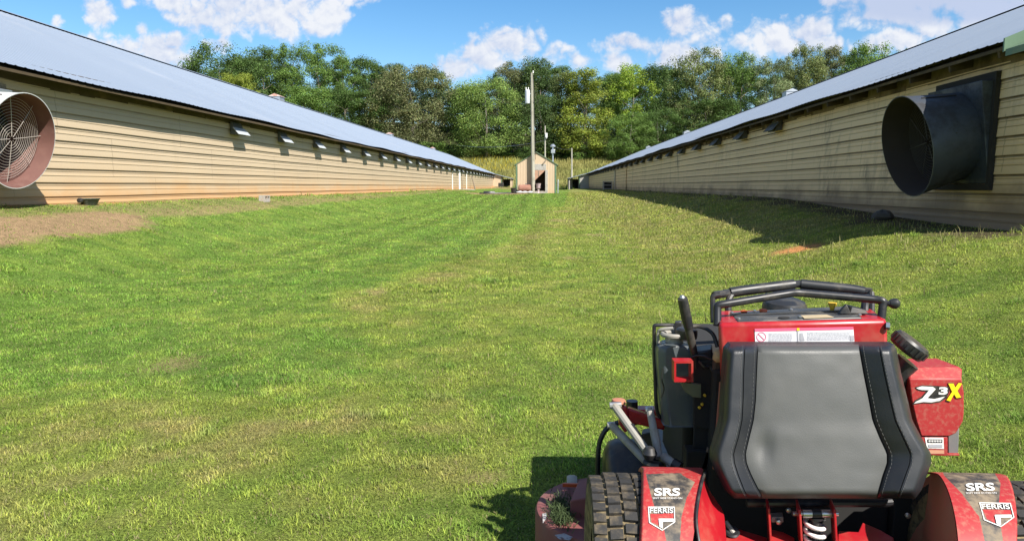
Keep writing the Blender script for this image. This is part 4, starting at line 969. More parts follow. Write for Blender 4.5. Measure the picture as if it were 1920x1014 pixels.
# ---- fenders: surface of an arc about the axle, decals are inlaid in its skin
def on_fender(px, py, r=RF + .0025):
    d = raydir(px, py); o = np.array([0, 0, CZ])
    a = d[1] ** 2 + d[2] ** 2; oy, oz = -AX_Y, CZ - AX_Z; b = 2 * (d[1] * oy + d[2] * oz); cc = oy * oy + oz * oz - r * r
    D = b * b - 4 * a * cc
    k = (-b - math.sqrt(max(0, D))) / (2 * a); q = o + d * k; return (float(q[0]), float(q[1]), float(q[2]))
def inpoly(poly, x, y):
    r = False; n = len(poly)
    for i in range(n):
        x1, y1 = poly[i]; x2, y2 = poly[i - 1]
        if (y1 > y) != (y2 > y) and x < (x2 - x1) * (y - y1) / (y2 - y1) + x1: r = not r
    return r
def fender(outer, inner, decals, name, th0=-26, th1=78, nrow=230, ncol=110):
    # outer / inner: x of the two edges at the crest and at 40 degrees behind it
    m = M(); rows = []; angs = [math.radians(th0 + (th1 - th0) * i / nrow) for i in range(nrow + 1)]
    for a in angs:
        k = min(1.6, max(-.3, math.degrees(a) / 40)); xo = outer[0] + (outer[1] - outer[0]) * k; xi = inner[0] + (inner[1] - inner[0]) * k
        if abs(a - angs[0]) < 1e-9: pass
        row = []
        for j in range(ncol + 1):
            u = j / ncol; x = xo + (xi - xo) * u
            drop = .010 * max(0, 1 - u / .05) ** 2
            row.append((x, AX_Y - (RF - drop) * math.sin(a), AX_Z + (RF - drop) * math.cos(a)))
        rows.append(row)
    m.grid(rows)
    n = ncol + 1; mi = []
    for f in m.f:
        c = np.mean([m.v[i] for i in f], 0); px, py = proj(*c); k = 0
        for poly, idx in decals:
            if inpoly(poly, px, py): k = idx
        mi.append(k)
    m.mi = mi
    # underside and edges
    o = len(m.v); m.v += [tuple((p[0], AX_Y + (p[1] - AX_Y) * .985, AX_Z + (p[2] - AX_Z) * .985)) for r in rows for p in r]
    for i in range(nrow):
        for j in range(ncol):
            m.f.append((o + i * n + j, o + (i + 1) * n + j, o + (i + 1) * n + j + 1, o + i * n + j + 1)); m.mi.append(0)
    for i in range(nrow):
        for j in (0, ncol): m.f.append((i * n + j, (i + 1) * n + j, o + (i + 1) * n + j, o + i * n + j)); m.mi.append(0)
    for j in range(ncol):
        for i in (0, nrow): m.f.append((i * n + j, i * n + j + 1, o + i * n + j + 1, o + i * n + j)); m.mi.append(0)
    return m.build(name, [M_REDD, M_DECAL], mow, angle=40)
def flat_text(body, bold=.03):
    cu = bpy.data.curves.new('lettering', 'FONT'); cu.body = body; cu.size = 1; cu.offset = bold; cu.resolution_u = 4
    ob = bpy.data.objects.new('lettering', cu); C.objects.link(ob)
    dg = bpy.context.evaluated_depsgraph_get(); me = bpy.data.meshes.new_from_object(ob.evaluated_get(dg))
    bpy.data.objects.remove(ob); bpy.data.curves.remove(cu)
    v = np.array([q.co[:] for q in me.vertices]); fs = [tuple(p.vertices) for p in me.polygons]; bpy.data.meshes.remove(me)
    lo, hi = v[:, :2].min(0), v[:, :2].max(0); v = (v[:, :2] - lo) / (hi - lo); return v, fs
def lettering(body, quad, surf, m, parent, bold=.03, name='lettering'):
    """body laid into the four survey corners tl, tr, br, bl of a real surface"""
    v, fs = flat_text(body, bold); tl, tr, br, bl = [np.array(q, float) for q in quad]; q = M(); vs = []
    for u, w in v:
        p = (bl * (1 - u) + br * u) * (1 - w) + (tl * (1 - u) + tr * u) * w; vs.append(surf(p[0], p[1]))
    q.add(vs, fs); return q.build(name, m, parent, smooth=False)
def patch(poly, surf, m, parent, name): q = M(); q.add([surf(*p) for p in poly], [tuple(range(len(poly)))]); return q.build(name, m, parent, smooth=False)
def outline(poly, wpx, surf, m, parent, name):
    c = np.mean(poly, 0); inn = []
    n = len(poly); q = M(); vs, fs = [], []
    for i in range(n):
        p0, p1, p2 = [np.array(poly[(i + k) % n], float) for k in (-1, 0, 1)]
        d1 = (p1 - p0) / np.linalg.norm(p1 - p0); d2 = (p2 - p1) / np.linalg.norm(p2 - p1)
        nrm = np.array([-(d1 + d2)[1], (d1 + d2)[0]]); nrm /= np.linalg.norm(nrm); s = wpx / max(.4, abs(nrm @ np.array([-d1[1], d1[0]])))
        if nrm @ (c - p1) < 0: nrm = -nrm
        inn.append(p1 + nrm * s)
    vs = [surf(*p) for p in poly] + [surf(*p) for p in inn]
    fs = [(i, (i + 1) % n, n + (i + 1) % n, n + i) for i in range(n)]
    q.add(vs, fs); return q.build(name, m, parent, smooth=False)
of1 = lambda x, y: on_fender(x, y, RF + .0015); of2 = lambda x, y: on_fender(x, y, RF + .0030)
swL = [(1211, 888), (1220, 925), (1227, 950), (1246, 996), (1252, 1030), (1274, 1030), (1278, 968), (1288, 931), (1303, 903), (1281, 891), (1276, 886)]
shL = [(1215, 949), (1265, 949), (1266, 978), (1242, 994), (1217, 979)]
redL = [(1219, 962), (1263, 962), (1263, 971), (1236, 971), (1236, 985), (1221, 978)]
fl = fender((.271, .243), (.44, .380), [(swL, 1), (shL, 1), (redL, 0)], 'fender')
outline(shL, 1.5, of2, M_WHITED, fl, 'shield_border')
lettering('SRS', [(1227, 914), (1275, 914), (1275, 929), (1227, 929)], of2, M_WHITED, fl, .03)
lettering('SOFT RIDE STAND-ON', [(1224, 931.5), (1279, 931.5), (1279, 934.5), (1224, 934.5)], of2, M_WHITED, fl, 0)
lettering('FERRIS', [(1218.5, 951.5), (1262, 951.5), (1262, 961), (1218.5, 961)], of2, M_WHITED, fl, .012)
patch([(1235, 971.5), (1263, 971.5), (1263, 977), (1242.5, 977.5), (1242.5, 990), (1236.5, 986.5)], of2, M_WHITED, fl, 'emblem_bar')
swR = [(1766, 877), (1858, 874), (1876, 905), (1872, 960), (1884, 1030), (1850, 1030), (1836, 968), (1803, 924), (1770, 891)]
shR = [(1836, 941), (1895, 942), (1902, 969), (1877, 987), (1845, 974)]
redR = [(1842, 954), (1896, 955), (1896, 963), (1866, 963), (1866, 980), (1850, 972)]
fr_ = fender((1.29, 1.188), (1.105, 1.04), [(swR, 1), (shR, 1), (redR, 0)], 'fender')
outline(shR, 1.5, of2, M_WHITED, fr_, 'shield_border')
lettering('SRS', [(1810, 905), (1863, 904), (1866, 919), (1813, 920)], of2, M_WHITED, fr_, .03)
lettering('SOFT RIDE STAND-ON', [(1811, 922), (1868, 921.5), (1869, 924.5), (1812, 925)], of2, M_WHITED, fr_, 0)
lettering('FERRIS', [(1840, 944), (1892, 944.5), (1894, 953.5), (1842, 953)], of2, M_WHITED, fr_, .012)
patch([(1865, 964.5), (1896, 964), (1898, 969), (1876, 969.5), (1877, 984), (1869, 981)], of2, M_WHITED, fr_, 'emblem_bar')
# inner shields of the fenders
def shield_left():
    gas = [(1321, 888), (1317, 899), (1310, 930), (1305, 965), (1306, 990), (1313, 1030), (1322, 1075)]
    inn = [P(1322, 889, 2.10), P(1324, 908, 2.09), P(1340, 934, 2.06), P(1357, 957, 2.02), P(1360, 985, 1.98), P(1363, 1030, 1.92), P(1366, 1080, 1.86)]
    def fine(rows):
        rows = [np.array(p, float) for p in rows]
        for _ in range(3):
            o_ = [rows[0]]
            for a_, b_ in zip(rows[:-1], rows[1:]): o_ += [a_ * .75 + b_ * .25, a_ * .25 + b_ * .75]
            rows = o_ + [rows[-1]]
        return rows
    inn = [tuple(p) for p in fine(inn)]; gas = fine(gas)
    q = M(); top = [on_fender(*p, RF + .001) for p in gas]
    q.grid([top, [tuple((np.array(a) * .5 + np.array(b) * .5) + np.array([.0, -.012, .004])) for a, b in zip(top, inn)], inn])
    q.build('fender_shield', M_RED, mow, angle=60)
    M().tube([tuple(np.array(p) + np.array([0, -.003, .003])) for p in top], .004, 6).build('fender_gasket', M_BLACK, mow)
shield_left()
def shield_right():
    rows = [[], []]; q = M()
    for k in range(26):
        a = math.radians(-58 + 138 * k / 25); kk = min(1.6, max(-.9, math.degrees(a) / 40)); xi = 1.105 + (1.04 - 1.105) * kk
        rows[0].append((xi - .0015, AX_Y - RF * .992 * math.sin(a), AX_Z + RF * .992 * math.cos(a))); rows[1].append((xi - .03, AX_Y - RF * .8 * math.sin(a), .14))
    q.grid(rows); q.build('fender_shield', M_REDB, mow, angle=60)
shield_right()

# ---- back pad: reclined cushion with two bolsters
def pad():
    # survey rows of the outline: y, outer left, seam a, seam b | seam b, seam a, outer right, distance
    R = [(645, 1370, 1396, 1421, 1611, 1648, 1676, 2.125), (655, 1361, 1396, 1420, 1612, 1649, 1681, 2.12), (700, 1357, 1394, 1418, 1620, 1658, 1690, 2.10), (750, 1355, 1393, 1416, 1630, 1669, 1702, 2.08),
         (788, 1353, 1391, 1412, 1637, 1678, 1711, 2.065), (820, 1344, 1384, 1404, 1650, 1693, 1728, 2.05), (850, 1335, 1375, 1397, 1664, 1707, 1746, 2.038), (868, 1336, 1377, 1399, 1664, 1706, 1746, 2.03), (890, 1345, 1384, 1408, 1656, 1698, 1738, 2.02), (918, 1359, 1395, 1422, 1648, 1688, 1728, 2.008), (934, 1376, 1404, 1431, 1645, 1682, 1716, 2.0)]
    ys = np.array([r[0] for r in R], float); N = 54; rows = []
    yy = 645 + (934 - 645) * (0.5 - 0.5 * np.cos(np.linspace(0, math.pi, N)))
    us = []
    cols = []
    for y in yy:
        v = [float(np.interp(y, ys, [r[k] for r in R])) for k in range(1, 8)]
        tv = min(y - 645, 934 - y)                      # survey distance to the top / bottom edge
        edge_v = math.sqrt(max(0, 1 - (1 - min(1, tv / 16)) ** 2))
        seq = []
        def seg(a, b, n, fa, fb, last=False):
            for i in range(n + (1 if last else 0)): seq.append((a + (b - a) * i / n, fa + (fb - fa) * i / n))
        # profile over the width: edge, outer band, groove, ramp, centre, ramp, groove, outer band, edge
        L0, A, B, B2, A2, L1, Yd = v
        n = 0
        prof = []
        for i in range(12):
            t_ = i / 12; x = L0 + (A - 2 - L0) * t_; d = min(1, (x - L0) / 16); prof.append((x, .088 * math.sqrt(max(0, 1 - (1 - d) ** 2)), 0))
        prof.append((A - 1, .086, 0)); prof.append((A, .081, 1)); prof.append((A + 1.2, .085, 1))
        for i in range(1, 6): x = A + 1.2 + (B - 1.5 - A - 1.2) * i / 6; prof.append((x, .085 - .033 * (i / 6) ** 1.1, 1))
        prof.append((B - 1, .052, 1)); prof.append((B, .046, 2)); prof.append((B + 1.5, .052, 2))
        for i in range(1, 22):
            t_ = i / 22; x = B + 1.5 + (B2 - B - 3) * t_; prof.append((x, .052 + .010 * math.sin(math.pi * t_) ** .5, 2))
        prof.append((B2 - 1.5, .052, 2)); prof.append((B2, .046, 1)); prof.append((B2 + 1, .052, 1))
        for i in range(1, 6): x = B2 + 1 + (A2 - 1.2 - B2 - 1) * i / 6; prof.append((x, .052 + .033 * (i / 6) ** .9, 1))
        prof.append((A2 - 1.2, .085, 1)); prof.append((A2, .081, 0)); prof.append((A2 + 1, .086, 0))
        for i in range(1, 13):
            t_ = i / 12; x = A2 + 1 + (L1 - A2 - 1) * t_; d = min(1, max(0, (L1 - x) / 16)); prof.append((x, .088 * math.sqrt(max(0, 1 - (1 - d) ** 2)), 0))
        row = []
        for x, d, s_ in prof:
            dep = min(d, d * edge_v + .0)
            wr = .0015 * (vnoise(np.array([x / 26.]), np.array([y / 22.]), 8)[0] - .5) * (1 if s_ == 2 else .5) * edge_v
            wr += (-.012 * math.exp(-((x - 1432) / 13) ** 2 - ((y - 838) / 30) ** 2)) if s_ == 2 else 0
            row.append((P(x, y, Yd - dep - wr), s_))
        rows.append(row)
    # split in bolster / centre meshes by column
    def cols_of(j0, j1, name, m, parent):
        q = M(); q.grid([[rows[i][j][0] for j in range(j0, j1 + 1)] for i in range(N)]); return q.build(name, m, parent, angle=65)
    kinds = [s_ for _, s_ in rows[0]]; n = len(kinds); c0 = kinds.index(2); c1 = n - 1 - kinds[::-1].index(2)
    backing = M()
    ring = [rows[0][j][0] for j in range(n)] + [rows[i][n - 1][0] for i in range(1, N)] + [rows[N - 1][j][0] for j in range(n - 2, -1, -1)] + [rows[i][0][0] for i in range(N - 2, 0, -1)]
    backing.add(ring + [(p[0], p[1] + .035, p[2]) for p in ring], [(i, (i + 1) % len(ring), len(ring) + (i + 1) % len(ring), len(ring) + i) for i in range(len(ring))] + [tuple(range(len(ring), 2 * len(ring)))])
    pd = backing.build('back_pad', M_VINYLB, mow, angle=40)
    cols_of(0, c0, 'bolster', M_VINYLB, pd); cols_of(c0, c1, 'pad_centre', M_VINYLC, pd); cols_of(c1, n - 1, 'bolster', M_VINYLB, pd)
    for kk in range(4):
        j = [kinds.index(1), c0, c1 + 1, n - 1 - kinds[::-1].index(1) + 1][kk]
        st = M()
        for sgn in (-1, 1):
            if sgn == (1 if kk < 2 else -1): continue
            for i in range(3, N - 3, 1):
                a, b = np.array(rows[i][min(n - 1, j + 2 * sgn)][0]), np.array(rows[i + 1][min(n - 1, j + 2 * sgn)][0])
                st.tube([tuple(a + np.array([0, -.001, 0])), tuple(a * .4 + b * .6 + np.array([0, -.001, 0]))],   .0007, 4)
        st.build('stitching', M_STITCH, pd)
pad()

# ---- console: red tower with black top plate, warning sticker and grab bars
Yc = 2.20
def quadbox(tl, tr, bl, br, Ya, Yb, name, m, bevel=.006, parent=None):
    """box whose near face is the survey quad at Ya, running straight back to Yb"""
    f = [np.array(P(*q, Ya)) for q in (bl, br, tr, tl)]; b = [p + np.array([.21 * (Yb - Ya), Yb - Ya, 0]) for p in f]
    return M().hexa([f[0], f[1], b[1], b[0]], [f[3], f[2], b[2], b[3]]).build(name, m, parent or mow, bevel=bevel)
con = quadbox((1348, 606), (1664, 599), (1352, 720), (1668, 720), Yc, 2.43, 'console', M_RED, .012)
M().hexa([P(1351, 607, 2.22), P(1660, 600, 2.22), P(1650, 600, 2.3), P(1352, 607, 2.3)], [P(1351, 604.5, 2.22), P(1660, 597.5, 2.22), P(1650, 597.5, 2.3), P(1352, 604.5, 2.3)]).build('console_lip', M_RED, con, bevel=.003)
zt = P(1500, 604, Yc)[2] + .004
tp0, tp1, tp2 = [np.array(q) for q in (P(1383, 607.5, 2.215), P(1616, 600.5, 2.215), P(1590, 579, 2.45))]
tn = np.cross(tp1 - tp0, tp2 - tp0); tn /= np.linalg.norm(tn)
def T(px, py, dz=0):             # point on the console top plane
    d = raydir(px, py); o_ = np.array([0, 0, CZ]); k = ((tp0 - o_) @ tn) / (d @ tn); q_ = o_ + d * k + tn * dz; return (float(q_[0]), float(q_[1]), float(q_[2]))
tp = M().prism([T(1383, 607.5), T(1616, 600.5), T(1590, 579), T(1366, 590)], (0, 0, .010)).build('top_plate', M_PANEL, mow, bevel=.004)
def Tq(a, dz=.0115): return T(a[0], a[1], dz)
M().prism([Tq(q) for q in ((1508, 604), (1563, 602), (1550, 597), (1501, 598.5))], (0, 0, .0015)).build('tan_label', mat('tan_label', (.45, .36, .22), .6, 0, (.25, .2, .14), .5, 30), tp, smooth=False)
M().prism([Tq((1470 + 11 * math.cos(a), 602.3 + 1.9 * math.sin(a))) for a in np.linspace(0, 6.283, 17)[:-1]], (0, 0, .0012)).build('key_slot', M_DARK, tp, smooth=False)
M().prism([Tq(q) for q in ((1368, 596.5), (1604, 588.5), (1606, 590), (1370, 598))], (0, 0, .004)).build('plate_rib', M_PANEL, tp, smooth=False)
for q in ((1385, 604.5), (1372, 593), (1500, 601.8), (1612, 598), (1588, 582), (1415, 590), (1483, 587)): M().lathe([(.006, 0), (.006, .003), (.003, .005)], Tq(q), (0, 0, 1), 8).build('screw', M_STEEL, tp)
M().lathe([(.010, 0), (.013, .004), (.012, .010), (.006, .012)], Tq((1431, 592)), (0, 0, 1), 14).build('choke_knob', M_ORANGE, tp)
M().lathe([(.010, 0), (.011, .007), (.004, .009)], Tq((1395, 593)), (0, 0, 1), 10).build('switch', M_ORANGE, tp)
M().lathe([(.006, 0), (.007, .008), (.0135, .026), (.0135, .028), (.010, .028)], Tq((1560, 590)), (0, 0, 1), 16).build('fuel_funnel', M_YCAP, tp)
lv = M(); b0 = np.array(Tq((1583, 595))); lv.hexa([tuple(b0 + np.array(q)) for q in ((-.02, -.008, 0), (.02, -.008, 0), (.02, .010, 0), (-.02, .010, 0))], [tuple(b0 + np.array(q)) for q in ((-.008, -.006, .018), (.004, -.006, .032), (.004, .008, .032), (-.008, .008, .018))])
lv.build('throttle_lever', M_BLACKP, tp, bevel=.003)
M().hexa([tuple(np.array(Tq((1600, 593))) + np.array(q)) for q in ((-.02, -.02, 0), (.04, -.02, 0), (.04, .05, 0), (-.02, .05, 0))], [tuple(np.array(Tq((1600, 593))) + np.array(q)) for q in ((-.012, -.014, .022), (.03, -.014, .012), (.03, .04, .012), (-.012, .04, .022))]).build('cable_cover', M_BLACKP, tp, bevel=.003)
# warning sticker on the red back panel
sf = lambda dy: (lambda x, y: P(x, y, Yc - dy))
sticker = patch([(1415, 616), (1600, 612.5), (1602, 640), (1416, 643)], sf(.0015), M_WHITED if False else mat('white_sticker', (.72, .72, .74), .4), con, 'warning_sticker')
patch([(1415, 616), (1600, 612.5), (1600.3, 617.5), (1415.2, 621.5)], sf(.0025), M_PINK, sticker, 'warning_strip')
patch([(1494.5, 614.6), (1497, 614.5), (1497.5, 641.3), (1495.3, 641.3)], sf(.003), M_GREYL, sticker, 'divider')
patch([(1494, 614.7), (1499, 614.6), (1499.2, 619.6), (1494.2, 619.7)], sf(.0035), M_YEL, sticker, 'warning_triangle')
q = M()
ring = [(1427.5 + 9 * math.cos(a), 631.5 + 9 * math.sin(a)) for a in np.linspace(0, 6.283, 25)[:-1]]; rin = [(1427.5 + 7.8 * math.cos(a), 631.5 + 7.8 * math.sin(a)) for a in np.linspace(0, 6.283, 25)[:-1]]
vs = [P(*p, Yc - .0025) for p in ring + rin]; q.add(vs, [(i, (i + 1) % 24, 24 + (i + 1) % 24, 24 + i) for i in range(24)])
q.add([P(*p, Yc - .0025) for p in ((1421, 626), (1422.2, 625), (1434, 637), (1433, 638))], [(0, 1, 2, 3)]); q.build('prohibition_sign', M_PINK, sticker, smooth=False)
rr = random.Random(2)
for (a, b) in ((1441, 1488), (1513, 1596)):
    q = M()
    for i in range(7):
        y = 625.0 + i * 2.2
        x = a
        while x < b - 3:
            w_ = rr.uniform(2, 7); e = min(b - rr.uniform(0, 3), x + w_)
            yy = y - (x - 1441) * .019
            q.add([P(x, yy, Yc - .0025), P(e, yy - (e - x) * .019, Yc - .0025), P(e, yy + .8 - (e - x) * .019, Yc - .0025), P(x, yy + .8, Yc - .0025)], [(0, 1, 2, 3)]); x = e + 1.0
    q.build('fine_print', M_GREYL, sticker, smooth=False)
patch([(1594, 629), (1601, 628.8), (1601.5, 638), (1594.5, 638.3)], sf(.0028), M_GREYL, sticker, 'print_square')
patch([(1500, 624), (1505, 623.8), (1509, 638), (1500, 638.5)], sf(.0028), M_GREYL, sticker, 'pictogram')
bl = M().lathe([(.012, 0), (.012, .01), (.006, .012)], P(1661, 611, Yc - .002), (1, -.4, 0), 10).build('console_bolt', M_STEEL, con)
# grab bars
g1 = M().tube([P(1337, 605, 2.40), P(1336, 560, 2.42), P(1337, 554, 2.42), P(1350, 552, 2.42)], .009, 8)
gb = g1.build('grab_bar', M_BLACK, mow)
M().tube([P(1338, 554, 2.43), P(1368, 548.5, 2.46), P(1492, 532.5, 2.50), P(1500, 532, 2.50), P(1625, 546, 2.46), P(1634, 548, 2.45)], .0135, 10).build('front_bar', M_BLACK, gb)
M().tube([P(1369, 548.5, 2.455), P(1390, 545, 2.46), P(1488, 533, 2.50)], .0175, 12).build('foam_grip', M_BLACKP, gb)
M().tube([P(1501, 532.5, 2.50), P(1600, 542.5, 2.47), P(1620, 547, 2.46)], .0175, 12).build('foam_grip', M_BLACKP, gb)
M().tube([P(1345, 610, 2.26), P(1345, 576, 2.28), P(1346, 572, 2.28), P(1358, 570, 2.28), P(1480, 550, 2.31), P(1492, 548.5, 2.31), P(1506, 549.5, 2.31), P(1640, 561, 2.28), P(1655, 563.5, 2.27), P(1656, 568, 2.27), P(1652, 601, 2.26)], .0125, 12).build('rear_bar', M_BLACK, gb)
for (pts, r) in (([P(1367, 600, 2.42), P(1365, 578, 2.43), P(1366, 562, 2.44), P(1372, 552, 2.45)], .0115), ([P(1621, 602, 2.36), P(1621, 574, 2.38), P(1625, 556, 2.42)], .0125), ([P(1633, 600, 2.40), P(1634, 570, 2.42), P(1633, 548, 2.44)], .011)):
    M().tube(pts, r, 10).build('bar_post', M_BLACK, gb)
M().tube([P(1656, 568, 2.28), P(1668, 569, 2.27), P(1671, 569, 2.27)], .009, 10).build('knob_stem', M_BLACK, gb)
M().lathe([(.001, -.017), (.010, -.014), (.016, -.004), (.017, .006), (.012, .014), (.001, .017)], P(1676, 569, 2.27), (1, 0, 0), 14).build('knob', M_BLACKP, gb)
# engine cap seen through the bars
cp = P(1470, 582, 2.78)
ec = M().lathe([(.055, -.06), (.055, .0), (.078, .002), (.082, .006), (.082, .022), (.074, .040), (.050, .050), (.012, .053)], (cp[0], cp[1], cp[2] - .004), (0, -.08, 1), 36).build('intake_cap', M_BLACKP, mow)
M().box(.50, 1.05, 2.56, 3.05, .30, cp[2] - .10).build('engine', M_DARK, mow, bevel=.03)
# ---- chassis behind and under the pad
M().box(.53, 1.10, 2.26, 2.50, .13, .84).build('tower_body', M_DARK, mow, bevel=.01)
M().box(1.105, 1.20, 2.24, 2.29, .13, .47).build('bulkhead', M_DARK, mow, bevel=.004)
M().box(.46, .535, 2.30, 2.36, .13, .56).build('bulkhead', M_DARK, mow, bevel=.004)
for x in (.50, .99): M().box(x, x + .06, 2.3, 3.45, .16, .26).build('frame_rail', M_BLACK, mow, bevel=.006)
M().box(.44, 1.10, 1.75, 2.215, .12, .16).build('foot_platform', M_BLACK, mow, bevel=.006)
M().tube([(.415, AX_Y, AX_Z), (1.145, AX_Y, AX_Z)], .045, 12).build('axle_housing', M_BLACK, mow)
M().tube([P(1400, 942, 2.12), P(1660, 942, 2.10), P(1672, 941, 2.10)], .013, 10).build('pad_tube', M_BLACK, mow)
M().lathe([(.009, 0), (.010, .010), (.006, .015)], P(1664, 941, 2.10), (1, -.15, 0), 12).build('tube_end', M_WHITED, mow)
for q in ((1701, 965, 2.14), (1478, 955, 2.13)): M().lathe([(.008, 0), (.008, .008), (.004, .01)], P(*q), (0, -1, 0), 8).build('chassis_bolt', M_STEEL, mow)
def plate(poly, Ya, Yb, name, m=M_RED, th=.012, bevel=.003):
    """sloping plate: rows of survey points, near ones at Ya (lowest) and far ones at Yb (highest)"""
    ys = [p[1] for p in poly]; y0, y1 = min(ys), max(ys)
    pts = [P(p[0], p[1], Yb + (Ya - Yb) * (p[1] - y0) / (y1 - y0)) for p in poly]
    return M().prism(pts, (0, .0, -th)).build(name, m, mow, bevel=bevel)
pl = plate([(1360, 991), (1384, 990), (1439, 1007), (1441, 1040), (1360, 1040)], 1.98, 2.12, 'platform_plate')
gr = M().lathe([(.012, 0), (.021, .0), (.023, .006), (.018, .010), (.012, .008)], P(1372, 998, 2.085), (0, -.45, 1), 18).build('grommet', M_BLACK, pl)
M().tube([P(1375, 998, 2.08), P(1366, 985, 2.09), P(1361, 977, 2.10)], [.007, .007, .006], 8).build('hook_rod', M_ROD, gr)
plate([(1446, 991), (1468, 996), (1490, 1007), (1493, 1040), (1444, 1040)], 1.98, 2.12, 'platform_plate')
plate([(1571, 994), (1609, 996), (1617, 978), (1650, 992), (1676, 1007), (1678, 1045), (1571, 1045)], 1.96, 2.13, 'platform_plate')
for a, b in (((1439.5, 953), (1444, 953)), ((1497.5, 955), (1502, 955)), ((1563, 954), (1567.5, 954))):
    quadbox(a, b, (a[0] + 5.5, 1050), (b[0] + 5.5, 1050), 2.02, 2.09, 'upright_bracket', M_RED, .002)
pin = M().tube([P(1486, 962, 2.05), P(1571, 962, 2.05)], .0075, 14).build('pivot_pin', M_STEEL, mow)
for a, b in ((1504, 1521), (1539, 1558)): M().tube([P(a, 962, 2.05), P(b, 962, 2.05)], .0125, 16).build('pin_sleeve', M_STEEL, pin)
M().tube([P(1522, 962, 2.05), P(1538, 962, 2.05)], .0135, 16).build('pin_bush', M_BLACK, pin)
a = np.array(P(1528, 972, 2.06)); b = np.array(P(1527, 1075, 2.06)); hp = []
for k in range(7 * 20):
    t_ = k / (7 * 20); c = a + (b - a) * t_; an = t_ * 7 * 2 * math.pi; hp.append((c[0] + .027 * math.cos(an), c[1] + .027 * math.sin(an), c[2]))
spr = M().tube(hp, .0062, 8).build('spring', M_SPRING, mow, angle=80)
M().tube([tuple(a + np.array([0, 0, .016])), tuple(b)], .013, 12).build('shock_body', M_BLACKP, spr)
M().lathe([(.012, 0), (.026, .0), (.026, .005), (.012, .006)], tuple(a + np.array([0, 0, .004])), (0, 0, 1), 18).build('spring_seat', M_BLACK, spr)
quadbox((1446, 969), (1469, 968), (1446, 979), (1469, 979), 2.10, 2.13, 'latch', M_ROD, .002); M().lathe([(.008, 0), (.008, .014), (.004, .016)], P(1458, 975, 2.098), (0, -1, 0), 8).build('latch_bolt', M_STEEL, mow)
# ---- hydraulic tank, brake lever and brackets on the left of the tower
tk = []
for y, xa, xb, Ya in ((648, 1250, 1276, 2.36), (653, 1238, 1296, 2.36), (662, 1235, 1306, 2.36), (690, 1236, 1315, 2.36), (730, 1239, 1318, 2.36), (770, 1243, 1318, 2.36), (800, 1247, 1318, 2.36)):
    l, r = P(xa, y, Ya), P(xb, y, Ya); d = .05 if y < 655 else .095; c = .018
    tk.append([(l[0], Ya + c, l[2]), (l[0] + c, Ya, l[2]), (r[0] - c, Ya, r[2]), (r[0], Ya + c, r[2]), (r[0], Ya + d * 2 - c, r[2]), (r[0] - c, Ya + d * 2, r[2]), (l[0] + c, Ya + d * 2, l[2]), (l[0], Ya + d * 2 - c, l[2])])
q = M().grid(tk, closed=True); q.f.append(tuple(range(8))); q.mi.append(0); o = len(q.v) - 8; q.f.append(tuple(range(o, o + 8))[::-1]); q.mi.append(0)
tank = q.build('hydraulic_tank', M_TANK, mow, angle=40, bevel=.004)
c = P(1264, 650, 2.42); nk = M().lathe([(.033, -.01), (.033, .012), (.030, .014), (.030, .022), (.026, .028), (.026, .04)], c, (0, 0, 1), 22).build('tank_neck', M_NECK, tank)
M().tube([(c[0] + .040 * math.cos(a), c[1] + .04 * math.sin(a), c[2] + .043) for a in np.linspace(0, 6.283, 22)[:-1]], .0085, 8, closed=True).build('hose_ring', M_ROD, tank)
M().lathe([(.034, 0), (.036, .01), (.036, .03), (.028, .036)], P(1287, 634, 2.40), (0, 0, 1), 20).build('tank_cap', M_BLACKP, tank)
quadbox((1265, 604), (1278, 603), (1265, 640), (1278, 640), 2.44, 2.47, 'cap_post', M_BLACK, .003)
M().tube([P(1264, 609, 2.45), P(1228, 609, 2.45), P(1226, 612, 2.45), P(1228, 700, 2.45), P(1230, 760, 2.44), P(1234, 778, 2.44), P(1244, 788, 2.44)], .0065, 8).build('guard_tube', M_BLACK, mow)
M().tube([P(1262, 615, 2.42), P(1240, 617, 2.43), P(1233, 622, 2.44), P(1235, 665, 2.44), P(1238, 720, 2.42), P(1248, 760, 2.40)], .006, 8).build('hose', M_ROD, mow)
M().tube([P(1295, 612, 2.40), P(1310, 611, 2.40), P(1325, 616, 2.38), P(1338, 626, 2.36), P(1345, 650, 2.34)], .0065, 8).build('cable', M_BLACK, mow)
M().tube([P(1243, 690, 2.352), P(1240, 712, 2.352), P(1246, 728, 2.352), P(1240, 745, 2.352)], .0025, 6).build('thin_cable', M_BLACKP, mow)
lev = M().tube([P(1290, 612, 2.30), P(1296, 638, 2.30), P(1302, 665, 2.31), P(1304, 690, 2.31)], [.0125, .013, .012, .012], 12).build('brake_lever', M_BLACK, mow)
M().tube([P(1279.5, 559, 2.27), P(1281, 566, 2.275), P(1288, 600, 2.29), P(1291, 613, 2.295)], [.0145, .0165, .0165, .0150], 16).build('lever_grip', M_BLACKP, lev)
M().lathe([(.009, 0), (.008, .006), (.004, .010), (.001, .011)], P(1279.3, 559, 2.27), (-.08, 0, 1), 12).build('lever_tip', M_STEEL, lev)
